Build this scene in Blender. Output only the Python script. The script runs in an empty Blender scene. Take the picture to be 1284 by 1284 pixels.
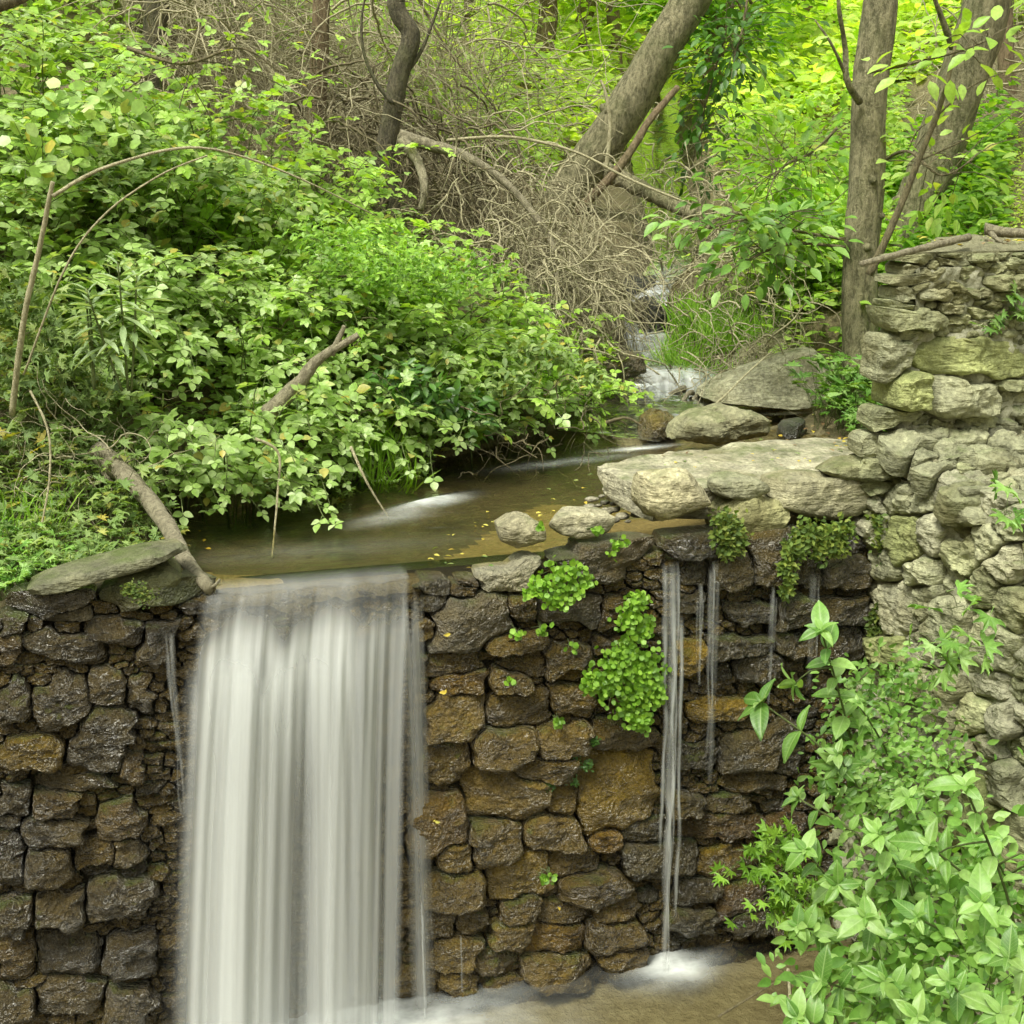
import bpy, math, random
import numpy as np
from mathutils import Vector, noise, Matrix

# ------------------------------------------------------------------ camera, light, exposure
S = bpy.context.scene
CAM = np.array([-1.02, -3.55, 1.21]); YAW = math.radians(16); PIT = math.radians(15); F = 1550.0
cd = bpy.data.cameras.new('camera'); cam = bpy.data.objects.new('camera', cd)
S.collection.objects.link(cam); S.camera = cam
cam.location = CAM; cam.rotation_euler = (math.pi/2 - PIT, 0, -YAW)
cd.sensor_width = 36; cd.lens = F/1284*36; cd.clip_start = .05; cd.clip_end = 600
W = bpy.data.worlds.new('World'); S.world = W; W.use_nodes = True
nt = W.node_tree; nt.nodes.clear()
SUN_EL, SUN_AZ = math.radians(60), math.radians(-128)      # azimuth from +Y, clockwise
sky = nt.nodes.new('ShaderNodeTexSky'); sky.sky_type = 'NISHITA'; sky.sun_disc = False
sky.sun_elevation = SUN_EL; sky.sun_rotation = SUN_AZ; sky.air_density = 1.0; sky.dust_density = 4.0; sky.ozone_density = 1.0
hs = nt.nodes.new('ShaderNodeHueSaturation'); hs.inputs['Saturation'].default_value = .12
bg = nt.nodes.new('ShaderNodeBackground'); bg.inputs['Strength'].default_value = .15
wo = nt.nodes.new('ShaderNodeOutputWorld')
nt.links.new(sky.outputs[0], hs.inputs['Color']); tn = nt.nodes.new('ShaderNodeMix'); tn.data_type = 'RGBA'; tn.blend_type = 'MULTIPLY'; tn.inputs[0].default_value = 1; tn.inputs[7].default_value = (.97, 1, .88, 1)
nt.links.new(hs.outputs[0], tn.inputs[6]); nt.links.new(tn.outputs[2], bg.inputs['Color']); nt.links.new(bg.outputs[0], wo.inputs['Surface'])
sd = bpy.data.lights.new('sun', 'SUN'); sd.energy = 1.5; sd.angle = math.radians(13); sd.color = (1, .97, .83)
sun = bpy.data.objects.new('sun', sd); S.collection.objects.link(sun)
sdir = Vector((math.sin(SUN_AZ)*math.cos(SUN_EL), math.cos(SUN_AZ)*math.cos(SUN_EL), math.sin(SUN_EL)))
sun.rotation_euler = sdir.to_track_quat('Z', 'Y').to_euler(); sun.location = (-4, -4, 9)
S.view_settings.view_transform = 'Standard'; S.view_settings.look = 'None'; S.view_settings.gamma = 1
S.view_settings.use_curve_mapping = False; S.view_settings.exposure = 1.1
S.cycles.max_bounces = 7; S.cycles.diffuse_bounces = 3; S.cycles.glossy_bounces = 3
S.cycles.transmission_bounces = 4; S.cycles.transparent_max_bounces = 12
S.cycles.caustics_reflective = False; S.cycles.caustics_refractive = False

# ------------------------------------------------------------------ measuring helpers (pixels of the photo -> places in the world)
def ray(px, py):
    x = (px-642)/F; y = -(py-642)/F
    f = math.cos(PIT)+y*math.sin(PIT); u = -math.sin(PIT)+y*math.cos(PIT)
    return np.array([x*math.cos(YAW)+f*math.sin(YAW), -x*math.sin(YAW)+f*math.cos(YAW), u])
def onY(px, py, Y=0.):
    r = ray(px, py); return CAM+r*(Y-CAM[1])/r[1]
def onZ(px, py, Z=0.):
    r = ray(px, py); return CAM+r*(Z-CAM[2])/r[2]
def onD(px, py, D):
    r = ray(px, py); return CAM+r*D/math.hypot(r[0], r[1])
def gp(px, D):
    a = YAW+math.atan((px-642)/F); return (CAM[0]+D*math.sin(a), CAM[1]+D*math.cos(a))
def fbm(p, o=4, s=1.):
    return noise.fractal(Vector(p)*s, .6, 2.1, o)

# ------------------------------------------------------------------ object helpers
COL = S.collection
def tag(o, label=None, cat=None, group=None, kind=None):
    if label: o['label'] = label
    if cat: o['category'] = cat
    if group: o['group'] = group
    if kind: o['kind'] = kind
    return o
def thing(name, label, cat, loc=(0, 0, 0), group=None):
    o = bpy.data.objects.new(name, None); COL.objects.link(o); o.location = loc; o.empty_display_size = .1
    bpy.context.view_layer.update() if False else None
    return tag(o, label, cat, group)
class Acc:
    """gathers vertices and faces for one mesh"""
    def __init__(s): s.v = []; s.q = []; s.t = []; s.n = 0
    def add(s, v, q=None, t=None):
        v = np.asarray(v, float).reshape(-1, 3)
        if q is not None and len(q): s.q.append(np.asarray(q, np.int64).reshape(-1, 4)+s.n)
        if t is not None and len(t): s.t.append(np.asarray(t, np.int64).reshape(-1, 3)+s.n)
        s.v.append(v); s.n += len(v)
    def mesh(s, name, smooth=True):
        v = np.concatenate(s.v) if s.v else np.zeros((0, 3))
        q = np.concatenate(s.q) if s.q else np.zeros((0, 4), np.int64)
        t = np.concatenate(s.t) if s.t else np.zeros((0, 3), np.int64)
        me = bpy.data.meshes.new(name)
        me.vertices.add(len(v)); me.vertices.foreach_set('co', v.astype(np.float32).ravel())
        me.loops.add(len(q)*4+len(t)*3)
        me.loops.foreach_set('vertex_index', np.concatenate([q.ravel(), t.ravel()]).astype(np.int32))
        me.polygons.add(len(q)+len(t))
        st = np.concatenate([np.arange(len(q))*4, len(q)*4+np.arange(len(t))*3]).astype(np.int32)
        me.polygons.foreach_set('loop_start', st)
        me.update(calc_edges=True)
        me.polygons.foreach_set('use_smooth', np.full(len(q)+len(t), smooth))
        return me
    def obj(s, name, mat, parent=None, smooth=True, loc=None):
        me = s.mesh(name, smooth); me.materials.append(mat)
        return link(name, me, parent, loc)
def link(name, me, parent=None, loc=None):
    """mesh is in world coordinates unless loc is given (then it is local to loc)"""
    o = bpy.data.objects.new(name, me); COL.objects.link(o)
    L = Vector(loc) if loc is not None else Vector((0, 0, 0))
    if parent is not None:
        o.parent = parent; P = Vector(parent.location)
        q = parent.parent
        while q is not None: P += Vector(q.location); q = q.parent
        o.location = L-P
    else: o.location = L
    return o
def grid_faces(nu, nv, wrap=False):
    i = np.arange(nu if wrap else nu-1); j = np.arange(nv-1)
    I, J = np.meshgrid(i, j, indexing='ij'); I2 = (I+1) % nu
    return np.stack([I*nv+J, I2*nv+J, I2*nv+J+1, I*nv+J+1], -1).reshape(-1, 4)
def tube(acc, pts, r, k=6, rough=0., cap=True):
    P = np.asarray(pts, float); n = len(P)
    r = np.full(n, r) if np.isscalar(r) else np.asarray(r, float)
    T = np.gradient(P, axis=0); T /= np.linalg.norm(T, axis=1)[:, None]+1e-9
    ref = np.array([0, 0, 1.]) if abs(T[:, 2]).mean() < .8 else np.array([1., .3, 0])
    A = np.cross(T, ref); A /= np.linalg.norm(A, axis=1)[:, None]+1e-9; B = np.cross(T, A)
    th = np.arange(k)*2*math.pi/k
    rr = r[:, None]*(1+(np.random.rand(n, k)-.5)*2*rough)
    V = P[:, None]+(A[:, None]*np.cos(th)[None, :, None]+B[:, None]*np.sin(th)[None, :, None])*rr[..., None]
    V = V.transpose(1, 0, 2).reshape(-1, 3)          # k x n
    q = grid_faces(k, n, True); t = []
    if cap:
        V = np.vstack([V, P[0], P[-1]])
        for i in range(k): t += [[i*n, k*n, ((i+1) % k)*n], [i*n+n-1, ((i+1) % k)*n+n-1, k*n+1]]
    acc.add(V, q, t)
def smooth_path(ctrl, n):
    C = np.asarray(ctrl, float); m = len(C)
    s = np.linspace(0, m-1, n); out = []
    for x in s:
        i = min(int(x), m-2); f = x-i
        p0 = C[max(i-1, 0)]; p1 = C[i]; p2 = C[i+1]; p3 = C[min(i+2, m-1)]
        out.append(.5*((2*p1)+(-p0+p2)*f+(2*p0-5*p1+4*p2-p3)*f*f+(-p0+3*p1-3*p2+p3)*f**3))
    return np.array(out)

# ------------------------------------------------------------------ materials
def M(name):
    m = bpy.data.materials.new(name); m.use_nodes = True; m.node_tree.nodes.clear()
    return m, m.node_tree.nodes, m.node_tree.links
def N(ns, t, **kw):
    n = ns.new(t)
    for k, v in kw.items():
        if k in n.inputs: n.inputs[k].default_value = v
        else: setattr(n, k, v)
    return n
def ramp(ns, ls, src, stops):
    r = ns.new('ShaderNodeValToRGB'); e = r.color_ramp.elements
    while len(e) > 1: e.remove(e[-1])
    e[0].position = stops[0][0]; e[0].color = (*stops[0][1], 1)
    for p, c in stops[1:]:
        x = e.new(p); x.color = (*c, 1)
    ls.new(src, r.inputs[0]); return r.outputs[0]
def g(v): return (v, v, v)
def mixc(ns, ls, f, a, b, mode='MIX'):
    m = ns.new('ShaderNodeMix'); m.data_type = 'RGBA'; m.blend_type = mode
    for inp, v in ((m.inputs[0], f), (m.inputs[6], a), (m.inputs[7], b)):
        if isinstance(v, bpy.types.NodeSocket): ls.new(v, inp)
        elif isinstance(v, (int, float)): inp.default_value = v
        else: inp.default_value = (*v, 1)
    return m.outputs[2]
def math_(ns, ls, op, a, b=None, c=None, clamp=False):
    m = ns.new('ShaderNodeMath'); m.operation = op; m.use_clamp = clamp
    for i, v in enumerate((a, b, c)):
        if v is None: continue
        if isinstance(v, bpy.types.NodeSocket): ls.new(v, m.inputs[i])
        else: m.inputs[i].default_value = v
    return m.outputs[0]
def out(ns, ls, sh):
    o = ns.new('ShaderNodeOutputMaterial'); ls.new(sh, o.inputs['Surface'])
def noise_n(ns, ls, vec, scale, detail=4, rough=.55, stretch=None):
    if stretch:
        mp = ns.new('ShaderNodeMapping'); mp.inputs['Scale'].default_value = stretch; ls.new(vec, mp.inputs[0]); vec = mp.outputs[0]
    n = N(ns, 'ShaderNodeTexNoise', Scale=scale, Detail=detail, Roughness=rough); ls.new(vec, n.inputs['Vector']); return n.outputs['Fac']

def stone_mat(name, moss=.3, striate=True):
    """obj.color rgb = the stone's own colour, obj.color alpha = how wet it is"""
    m, ns, ls = M(name)
    geo = ns.new('ShaderNodeNewGeometry'); pos = geo.outputs['Position']
    oi = ns.new('ShaderNodeObjectInfo')
    n1 = noise_n(ns, ls, pos, 9, 5, .65); n2 = noise_n(ns, ls, pos, 55, 6, .7); n3 = noise_n(ns, ls, pos, 4, 3)
    st = noise_n(ns, ls, pos, 22, 4, .6, (.5, .5, 2.6))
    c = mixc(ns, ls, 1., oi.outputs['Color'], ramp(ns, ls, n1, [(.25, g(.42)), (.5, g(.95)), (.75, g(1.55))]), 'MULTIPLY')
    c = mixc(ns, ls, 1., c, ramp(ns, ls, n2, [(.3, g(.55)), (.52, g(1.)), (.72, g(1.4))]), 'MULTIPLY')
    c = mixc(ns, ls, ramp(ns, ls, n3, [(.5, g(0)), (.68, g(.55))]), c, (.13, .088, .02) if not striate else (.2, .18, .08))
    up = ns.new('ShaderNodeSeparateXYZ'); ls.new(geo.outputs['Normal'], up.inputs[0])
    mm = math_(ns, ls, 'ADD', math_(ns, ls, 'MULTIPLY', up.outputs['Z'], .22), noise_n(ns, ls, pos, 6.5, 6, .7))
    c = mixc(ns, ls, ramp(ns, ls, mm, [(.72-moss*.35, g(0)), (.95-moss*.3, g(.8))]), c, (.07, .1, .018))
    b = N(ns, 'ShaderNodeBsdfPrincipled'); ls.new(c, b.inputs['Base Color'])
    wet = oi.outputs['Alpha']
    rr = ns.new('ShaderNodeMapRange'); rr.inputs['To Min'].default_value = .85; rr.inputs['To Max'].default_value = .07; ls.new(wet, rr.inputs[0])
    ls.new(rr.outputs[0], b.inputs['Roughness'])
    b.inputs['Specular IOR Level'].default_value = .95 if not striate else .3
    bsum = math_(ns, ls, 'ADD', math_(ns, ls, 'MULTIPLY', noise_n(ns, ls, pos, 42, 3, .5), 1.), math_(ns, ls, 'MULTIPLY', noise_n(ns, ls, pos, 130, 3, .6), .35 if striate else .8))
    bsum = math_(ns, ls, 'ADD', bsum, math_(ns, ls, 'MULTIPLY', st, 1.2 if striate else .3))
    vo = N(ns, 'ShaderNodeTexVoronoi', Scale=95 if not striate else 40, Randomness=1.); vo.feature = 'SMOOTH_F1'; ls.new(pos, vo.inputs['Vector']); bsum = math_(ns, ls, 'ADD', bsum, math_(ns, ls, 'MULTIPLY', vo.outputs['Distance'], .28 if not striate else .2))
    bp = N(ns, 'ShaderNodeBump', Strength=.85, Distance=.016 if striate else .036); ls.new(bsum, bp.inputs['Height']); ls.new(bp.outputs[0], b.inputs['Normal'])
    out(ns, ls, b.outputs[0]); return m
M_WET = stone_mat('wet_stone', .18, False)
M_DRY = stone_mat('dry_schist', .12, True)

def ground_mat(name, c1, c2, c3, sc=8, rough=.9, bump=1.):
    m, ns, ls = M(name); pos = ns.new('ShaderNodeNewGeometry').outputs['Position']
    a = noise_n(ns, ls, pos, sc, 6, .7); b_ = noise_n(ns, ls, pos, sc*7, 5, .7)
    c = mixc(ns, ls, ramp(ns, ls, a, [(.35, g(0)), (.65, g(1))]), c1, c2)
    c = mixc(ns, ls, ramp(ns, ls, b_, [(.45, g(0)), (.65, g(.9))]), c, c3)
    b = N(ns, 'ShaderNodeBsdfPrincipled', Roughness=rough); ls.new(c, b.inputs['Base Color'])
    bp = N(ns, 'ShaderNodeBump', Strength=bump, Distance=.03); ls.new(math_(ns, ls, 'ADD', a, b_), bp.inputs['Height']); ls.new(bp.outputs[0], b.inputs['Normal'])
    out(ns, ls, b.outputs[0]); return m
M_SOIL = ground_mat('leaf_litter_soil', (.11, .09, .045), (.18, .15, .075), (.28, .24, .12), 6)
M_BED = ground_mat('ochre_stream_bed', (.33, .25, .09), (.42, .33, .14), (.22, .18, .07), 9, .5)
M_LIP = ground_mat('wet_ochre_lip', (.13, .1, .035), (.17, .13, .05), (.07, .055, .025), 12, .2)
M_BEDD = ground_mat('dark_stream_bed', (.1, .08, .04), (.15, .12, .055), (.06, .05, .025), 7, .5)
M_SILT = ground_mat('pool_silt', (.27, .24, .155), (.2, .175, .11), (.31, .285, .19), 3, .6)
M_MORT = ground_mat('wet_mortar', (.018, .015, .009), (.035, .028, .014), (.045, .045, .018), 14, .25)
M_LIMED = ground_mat('dirty_lime_mortar', (.27, .26, .15), (.33, .31, .19), (.17, .165, .08), 14, .9, .8)
M_LIME = ground_mat('lime_mortar', (.34, .335, .235), (.4, .39, .28), (.25, .25, .16), 18, .9, .45)

def leaf_mat(name, c1, c2, c3, trans=.4, rough=.42, yellow=.0, spec=.5, veins=False):
    m, ns, ls = M(name); geo = ns.new('ShaderNodeNewGeometry'); oi = ns.new('ShaderNodeObjectInfo')
    r = math_(ns, ls, 'FRACT', math_(ns, ls, 'ADD', geo.outputs['Random Per Island'], oi.outputs['Random']))
    c = ramp(ns, ls, r, [(0, c1), (.5, c2), (.96-yellow, c3), (1., (.42, .36, .05) if yellow else c3)])
    big = noise_n(ns, ls, geo.outputs['Position'], 1.6, 2); fine = noise_n(ns, ls, geo.outputs['Position'], 70, 3, .6); c = mixc(ns, ls, 1., c, ramp(ns, ls, fine, [(.3, g(.82)), (.7, g(1.15))]), 'MULTIPLY')
    c = mixc(ns, ls, 1., c, ramp(ns, ls, big, [(.3, g(.72)), (.7, g(1.3))]), 'MULTIPLY')
    sp = noise_n(ns, ls, geo.outputs['Position'], 38, 3, .7); c = mixc(ns, ls, ramp(ns, ls, sp, [(.68, g(0)), (.74, g(.7))]), c, (.2, .15, .05))
    if veins:
        tc = ns.new('ShaderNodeTexCoord'); sx = ns.new('ShaderNodeSeparateXYZ'); ls.new(tc.outputs['Object'], sx.inputs[0]); ax = math_(ns, ls, 'ABSOLUTE', sx.outputs['X'])
        sv = math_(ns, ls, 'FRACT', math_(ns, ls, 'MULTIPLY', math_(ns, ls, 'SUBTRACT', sx.outputs['Y'], math_(ns, ls, 'MULTIPLY', ax, .9)), 9.))
        sv = math_(ns, ls, 'ABSOLUTE', math_(ns, ls, 'SUBTRACT', sv, .5)); vm = math_(ns, ls, 'MAXIMUM', ramp(ns, ls, ax, [(.008, g(1)), (.022, g(0))]), ramp(ns, ls, sv, [(.42, g(0)), (.49, g(.6))]))
        c = mixc(ns, ls, math_(ns, ls, 'MULTIPLY', vm, .55), c, (.36, .5, .2))
    b = N(ns, 'ShaderNodeBsdfPrincipled', Roughness=rough); b.inputs['Specular IOR Level'].default_value = spec
    ls.new(c, b.inputs['Base Color'])
    t = N(ns, 'ShaderNodeBsdfTranslucent'); ls.new(mixc(ns, ls, 1., c, (1.5, 1.5, .55), 'MULTIPLY'), t.inputs['Color'])
    mx = N(ns, 'ShaderNodeMixShader', Fac=trans); ls.new(b.outputs[0], mx.inputs[1]); ls.new(t.outputs[0], mx.inputs[2])
    out(ns, ls, mx.outputs[0]); return m
M_BRAM = leaf_mat('bramble_leaf', (.19, .32, .055), (.31, .46, .12), (.44, .56, .25), .35, .4, .015)
M_BRAM2 = leaf_mat('bright_bramble_leaf', (.23, .4, .04), (.33, .51, .08), (.44, .6, .16), .42, .42, .01)  # brighter, more saturated leaf tone, varies the colour from bush to bush
M_HERB = leaf_mat('herb_leaf', (.12, .2, .05), (.2, .3, .08), (.3, .38, .12), .35, .55, .04)
M_PELL = leaf_mat('soft_green_leaf', (.1, .23, .035), (.19, .36, .065), (.3, .47, .13), .35, .45)
M_PELLV = leaf_mat('veined_soft_green_leaf', (.1, .23, .035), (.19, .36, .065), (.3, .47, .13), .35, .42, .0, .5, True)
M_MAID = leaf_mat('maidenhair_leaf', (.1, .22, .015), (.18, .35, .03), (.27, .46, .05), .35, .5)
M_MOSS = leaf_mat('moss_leaf', (.05, .09, .015), (.1, .16, .02), (.2, .24, .04), .3, .7)
M_GRASS = leaf_mat('grass_blade', (.2, .42, .03), (.28, .5, .05), (.36, .58, .08), .4, .5)
M_LANCE = leaf_mat('grey_green_leaf', (.26, .36, .17), (.33, .44, .22), (.4, .5, .28), .3, .4)
M_IVY = leaf_mat('dark_ivy_leaf', (.05, .13, .02), (.085, .2, .03), (.12, .26, .045), .35, .4)
M_FAR = leaf_mat('painted_sunlit_leaf', (.36, .54, .05), (.5, .66, .1), (.66, .78, .22), .55, .5)  # sunlight on the far foliage is put into this bright yellow-green leaf colour
M_FARD = leaf_mat('mid_tree_leaf', (.12, .27, .02), (.19, .37, .03), (.27, .46, .05), .5, .5)
M_YEL = leaf_mat('yellow_fallen_leaf', (.55, .38, .04), (.62, .5, .08), (.5, .5, .12), .25, .5)
M_BRN = leaf_mat('brown_fallen_leaf', (.16, .09, .04), (.24, .15, .07), (.3, .22, .11), .2, .7)

def bark_mat(name, c1, c2, sc=1., moss=(.1, .12, .03), mossf=.4):
    m, ns, ls = M(name); pos = ns.new('ShaderNodeNewGeometry').outputs['Position']
    a = math_(ns, ls, 'ADD', math_(ns, ls, 'MULTIPLY', noise_n(ns, ls, pos, 34*sc, 6, .75, (1, 1, .3)), .7), math_(ns, ls, 'MULTIPLY', noise_n(ns, ls, pos, 75*sc, 4, .7, (1, 1, .6)), .3)); b_ = noise_n(ns, ls, pos, 5*sc, 4)
    c = mixc(ns, ls, ramp(ns, ls, a, [(.42, g(0)), (.56, g(1))]), c1, c2)
    c = mixc(ns, ls, ramp(ns, ls, b_, [(.48, g(0)), (.7, g(mossf))]), c, moss)
    b = N(ns, 'ShaderNodeBsdfPrincipled', Roughness=.85); ls.new(c, b.inputs['Base Color'])
    bp = N(ns, 'ShaderNodeBump', Strength=1., Distance=.05/sc); ls.new(a, bp.inputs['Height']); ls.new(bp.outputs[0], b.inputs['Normal'])
    out(ns, ls, b.outputs[0]); return m
M_BARK = bark_mat('grey_brown_bark', (.13, .12, .062), (.37, .335, .2))
M_BARKD = bark_mat('dark_bark', (.06, .052, .032), (.15, .13, .08), 1.3)
M_BARKP = bark_mat('pale_bark', (.14, .1, .055), (.28, .21, .12), 1.2, mossf=.2)
M_DEAD = bark_mat('dead_grey_wood', (.19, .165, .105), (.38, .34, .23), 1.6, mossf=.1)
M_TWIG = bark_mat('dry_twig', (.3, .265, .15), (.56, .51, .33), 3, mossf=.15)
M_TWIGD = bark_mat('dark_twig', (.09, .075, .04), (.24, .2, .11), 3, mossf=.2)
M_STEM = bark_mat('green_stem', (.1, .14, .035), (.16, .2, .06), 3, mossf=.1)

def water_mat(name, tint, rough, ripple, foam=0.):
    m, ns, ls = M(name); geo = ns.new('ShaderNodeNewGeometry'); pos = geo.outputs['Position']
    tr = N(ns, 'ShaderNodeBsdfTransparent', Color=(*tint, 1)); gl = N(ns, 'ShaderNodeBsdfGlossy', Roughness=rough, Color=(.9, .92, .9, 1))
    nz = noise_n(ns, ls, pos, 7, 3, .5, ripple); bp = N(ns, 'ShaderNodeBump', Strength=.35, Distance=.03)
    ls.new(nz, bp.inputs['Height']); ls.new(bp.outputs[0], gl.inputs['Normal'])
    fr = N(ns, 'ShaderNodeFresnel', IOR=1.33); ls.new(bp.outputs[0], fr.inputs['Normal'])
    mx = ns.new('ShaderNodeMixShader'); ls.new(fr.outputs[0], mx.inputs[0]); ls.new(tr.outputs[0], mx.inputs[1]); ls.new(gl.outputs[0], mx.inputs[2])
    at = ns.new('ShaderNodeAttribute'); at.attribute_name = 'dens'
    st = noise_n(ns, ls, pos, 9, 4, .6, ripple)
    fo = math_(ns, ls, 'MULTIPLY', at.outputs['Fac'], ramp(ns, ls, st, [(.3, g(.35)), (.65, g(1))]), clamp=True)
    df = N(ns, 'ShaderNodeBsdfDiffuse', Color=(.8, .83, .82, 1))
    m2 = ns.new('ShaderNodeMixShader'); ls.new(fo, m2.inputs[0]); ls.new(mx.outputs[0], m2.inputs[1]); ls.new(df.outputs[0], m2.inputs[2])
    out(ns, ls, m2.outputs[0]); return m
M_WATER = water_mat('stream_water', (.9, .86, .7), .16, (1, 2.2, 1))
M_POOL = water_mat('plunge_pool_water', (.82, .79, .66), .1, (.7, 1, 1))

def silk_mat(name):
    m, ns, ls = M(name); uv = ns.new('ShaderNodeUVMap').outputs[0]
    at = ns.new('ShaderNodeAttribute'); at.attribute_name = 'dens'
    s1 = noise_n(ns, ls, uv, 1., 3, .55, (11, .22, 1)); s2 = noise_n(ns, ls, uv, 1., 3, .6, (60, .35, 1))
    s = math_(ns, ls, 'ADD', math_(ns, ls, 'MULTIPLY', s1, .78), math_(ns, ls, 'MULTIPLY', s2, .22))
    f = math_(ns, ls, 'MULTIPLY', at.outputs['Fac'], ramp(ns, ls, s, [(.34, g(.25)), (.47, g(.78)), (.58, g(1))]), clamp=True)
    df = N(ns, 'ShaderNodeBsdfDiffuse', Color=(.76, .78, .785, 1)); tl = N(ns, 'ShaderNodeBsdfTranslucent', Color=(.72, .75, .735, 1))
    a = N(ns, 'ShaderNodeMixShader', Fac=.3); ls.new(df.outputs[0], a.inputs[1]); ls.new(tl.outputs[0], a.inputs[2])
    gl = N(ns, 'ShaderNodeBsdfGlossy', Roughness=.35); a2 = N(ns, 'ShaderNodeMixShader', Fac=.08); ls.new(a.outputs[0], a2.inputs[1]); ls.new(gl.outputs[0], a2.inputs[2])
    tr = N(ns, 'ShaderNodeBsdfTransparent')
    mx = ns.new('ShaderNodeMixShader'); ls.new(f, mx.inputs[0]); ls.new(tr.outputs[0], mx.inputs[1]); ls.new(a2.outputs[0], mx.inputs[2])
    out(ns, ls, mx.outputs[0]); return m
M_SILK = silk_mat('falling_water')
def dens(me, vals):
    a = me.attributes.new('dens', 'FLOAT', 'POINT'); a.data.foreach_set('value', np.asarray(vals, np.float32).ravel())
def set_uv(me, uv):
    l = me.uv_layers.new(name='UVMap'); vi = np.empty(len(me.loops), np.int32); me.loops.foreach_get('vertex_index', vi)
    l.data.foreach_set('uv', np.asarray(uv, np.float32)[vi].ravel())

# ------------------------------------------------------------------ terrain
course = np.array([(-.72, .5, .05, .3), (-.6, .7, .05, .6), (0., .8, .05, .5), (.55, 1.45, .05, .3), (.95, 1.82, .055, .24), (1.12, 1.98, .08, .24), (1.32, 2.15, .13, .28),
                   (1.52, 2.33, .14, .26), (1.6, 2.45, .16, .2), (1.63, 2.56, .24, .18), (1.63, 2.8, .27, .13), (1.63, 2.92, .38, .1), (1.7, 3.15, .42, .1), (1.8, 3.3, .6, .09),
                   (2.1, 3.7, .75, .1), (2.5, 4.6, .88, .15), (3.2, 6.5, 1.15, .2), (4.5, 10, 1.7, .3), (7, 16, 2.8, .4)])
ctrl = [(-3, .4, .35), (-2, .3, .1), (-1.45, .25, .05), (-1.25, .5, .1), (-.85, 1.18, .04), (-.3, 1.28, .04), (.3, 1.6, .05), (.72, 2.0, .08), (1.15, 2.5, .3), (1.3, 3.1, .55),
        (-1.7, 1., .4), (-1.0, 1.6, .32), (-.3, 1.8, .4), (.3, 2.1, .38), (-2.6, 1.3, .8), (-1.4, 2.4, 1.05), (-.45, 2.75, .85), (.4, 2.75, .68), (.9, 2.75, .5), (-2.5, 2.6, 1.5),
        (-1, 4.3, 1.85), (-3, 4.6, 2.4), (.03, 4.8, 1.75), (.2, 3.4, 1.1), (.9, 3.5, .95), (1.3, 4.3, 1.1), (1.6, 4.7, 1.15), (-1.5, 6, 2.9), (.6, 6.5, 2.4), (2., 6.5, 1.4),
        (2.0, 2.0, .12), (2.35, 1.7, .2), (2.2, 1.2, .1), (1.6, 1.2, .06), (2.0, .6, .12), (2.6, 2.0, .4), (2.1, 2.9, .45), (2.6, 3.6, .8), (2.9, 4.3, .9), (3.0, 3.0, .75), (2.6, 1.3, .62), (3.2, 2.2, 1.0),
        (3.9, 2.6, 1.35), (4.6, 3.6, 1.9), (3.9, 5.2, 1.25), (5.8, 8.7, 2.5), (5., 1.5, 2.2), (8, 4, 4.), (9, 10, 5), (3., .8, .9), (3.6, .3, 1.2),
        (-4, 0, .8), (-6, 3, 3), (-5, 10, 4.5), (0, 12, 4), (3, 14, 2.6), (8, 17, 3.2), (14, 16, 7), (-2, 20, 7), (4, 24, 4.5), (12, 28, 6.), (22, 22, 12), (-14, 15, 9), (-8, 40, 9), (10, 45, 5), (30, 45, 18), (50, 20, 22), (-30, 20, 16), (-40, 60, 25), (60, 70, 20), (10, 90, 9), (-60, 0, 18), (60, 0, 20), (-60, 90, 30), (0, -.0, .0), (1.2, .0, .0), (-.8, 0, 0)]
C = np.array(ctrl, float)
def tpsk(r): return np.where(r > 1e-9, r, 0)
def tps_fit():
    n = len(C); K = -np.linalg.norm(C[:, None, :2]-C[None, :, :2], axis=2)+np.eye(n)*.02
    P = np.c_[np.ones(n), C[:, :2]]; A = np.zeros((n+3, n+3)); A[:n, :n] = K; A[:n, n:] = P; A[n:, :n] = P.T
    return np.linalg.solve(A, np.r_[C[:, 2], 0, 0, 0])
TW = tps_fit()
def ptseg(x, y, c):
    """distance to the polyline c and interpolated columns 2, 3"""
    best = np.full(x.shape, 1e9); z = np.zeros(x.shape); w = np.zeros(x.shape)
    for a, b in zip(c[:-1], c[1:]):
        d = b[:2]-a[:2]; t = np.clip(((x-a[0])*d[0]+(y-a[1])*d[1])/(d@d), 0, 1)
        dd = np.hypot(x-a[0]-t*d[0], y-a[1]-t*d[1]); m = dd < best
        best = np.where(m, dd, best); z = np.where(m, a[2]+t*(b[2]-a[2]), z); w = np.where(m, a[3]+t*(b[3]-a[3]), w)
    return best, z, w
def Hup(x, y):
    x = np.asarray(x, float); y = np.asarray(y, float); sh = x.shape; x = x.ravel(); y = y.ravel()
    K = -np.hypot(x[:, None]-C[None, :, 0], y[:, None]-C[None, :, 1])
    z = K@TW[:len(C)]+TW[-3]+TW[-2]*x+TW[-1]*y
    d, zw, w = ptseg(x, y, course)
    ch = zw-.09+np.clip(d-w, 0, None)*1.6+(d/w)**2*.04
    z = np.minimum(z, ch); e_ = ((x-1.72)/.72)**2+((y-2.14)/.3)**2; z = np.where(e_ < 2.2, np.minimum(z, .03+.1*np.clip(e_-.8, 0, 2)), z)
    flat = (x > -.95) & (x < 1.3) & (y < .8) & (y > -1)       # the flat weir crown
    z = np.where(flat, np.clip(z, -1, .022+.012*np.clip((x+.2), 0, 1)), z)
    return z.reshape(sh)
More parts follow.
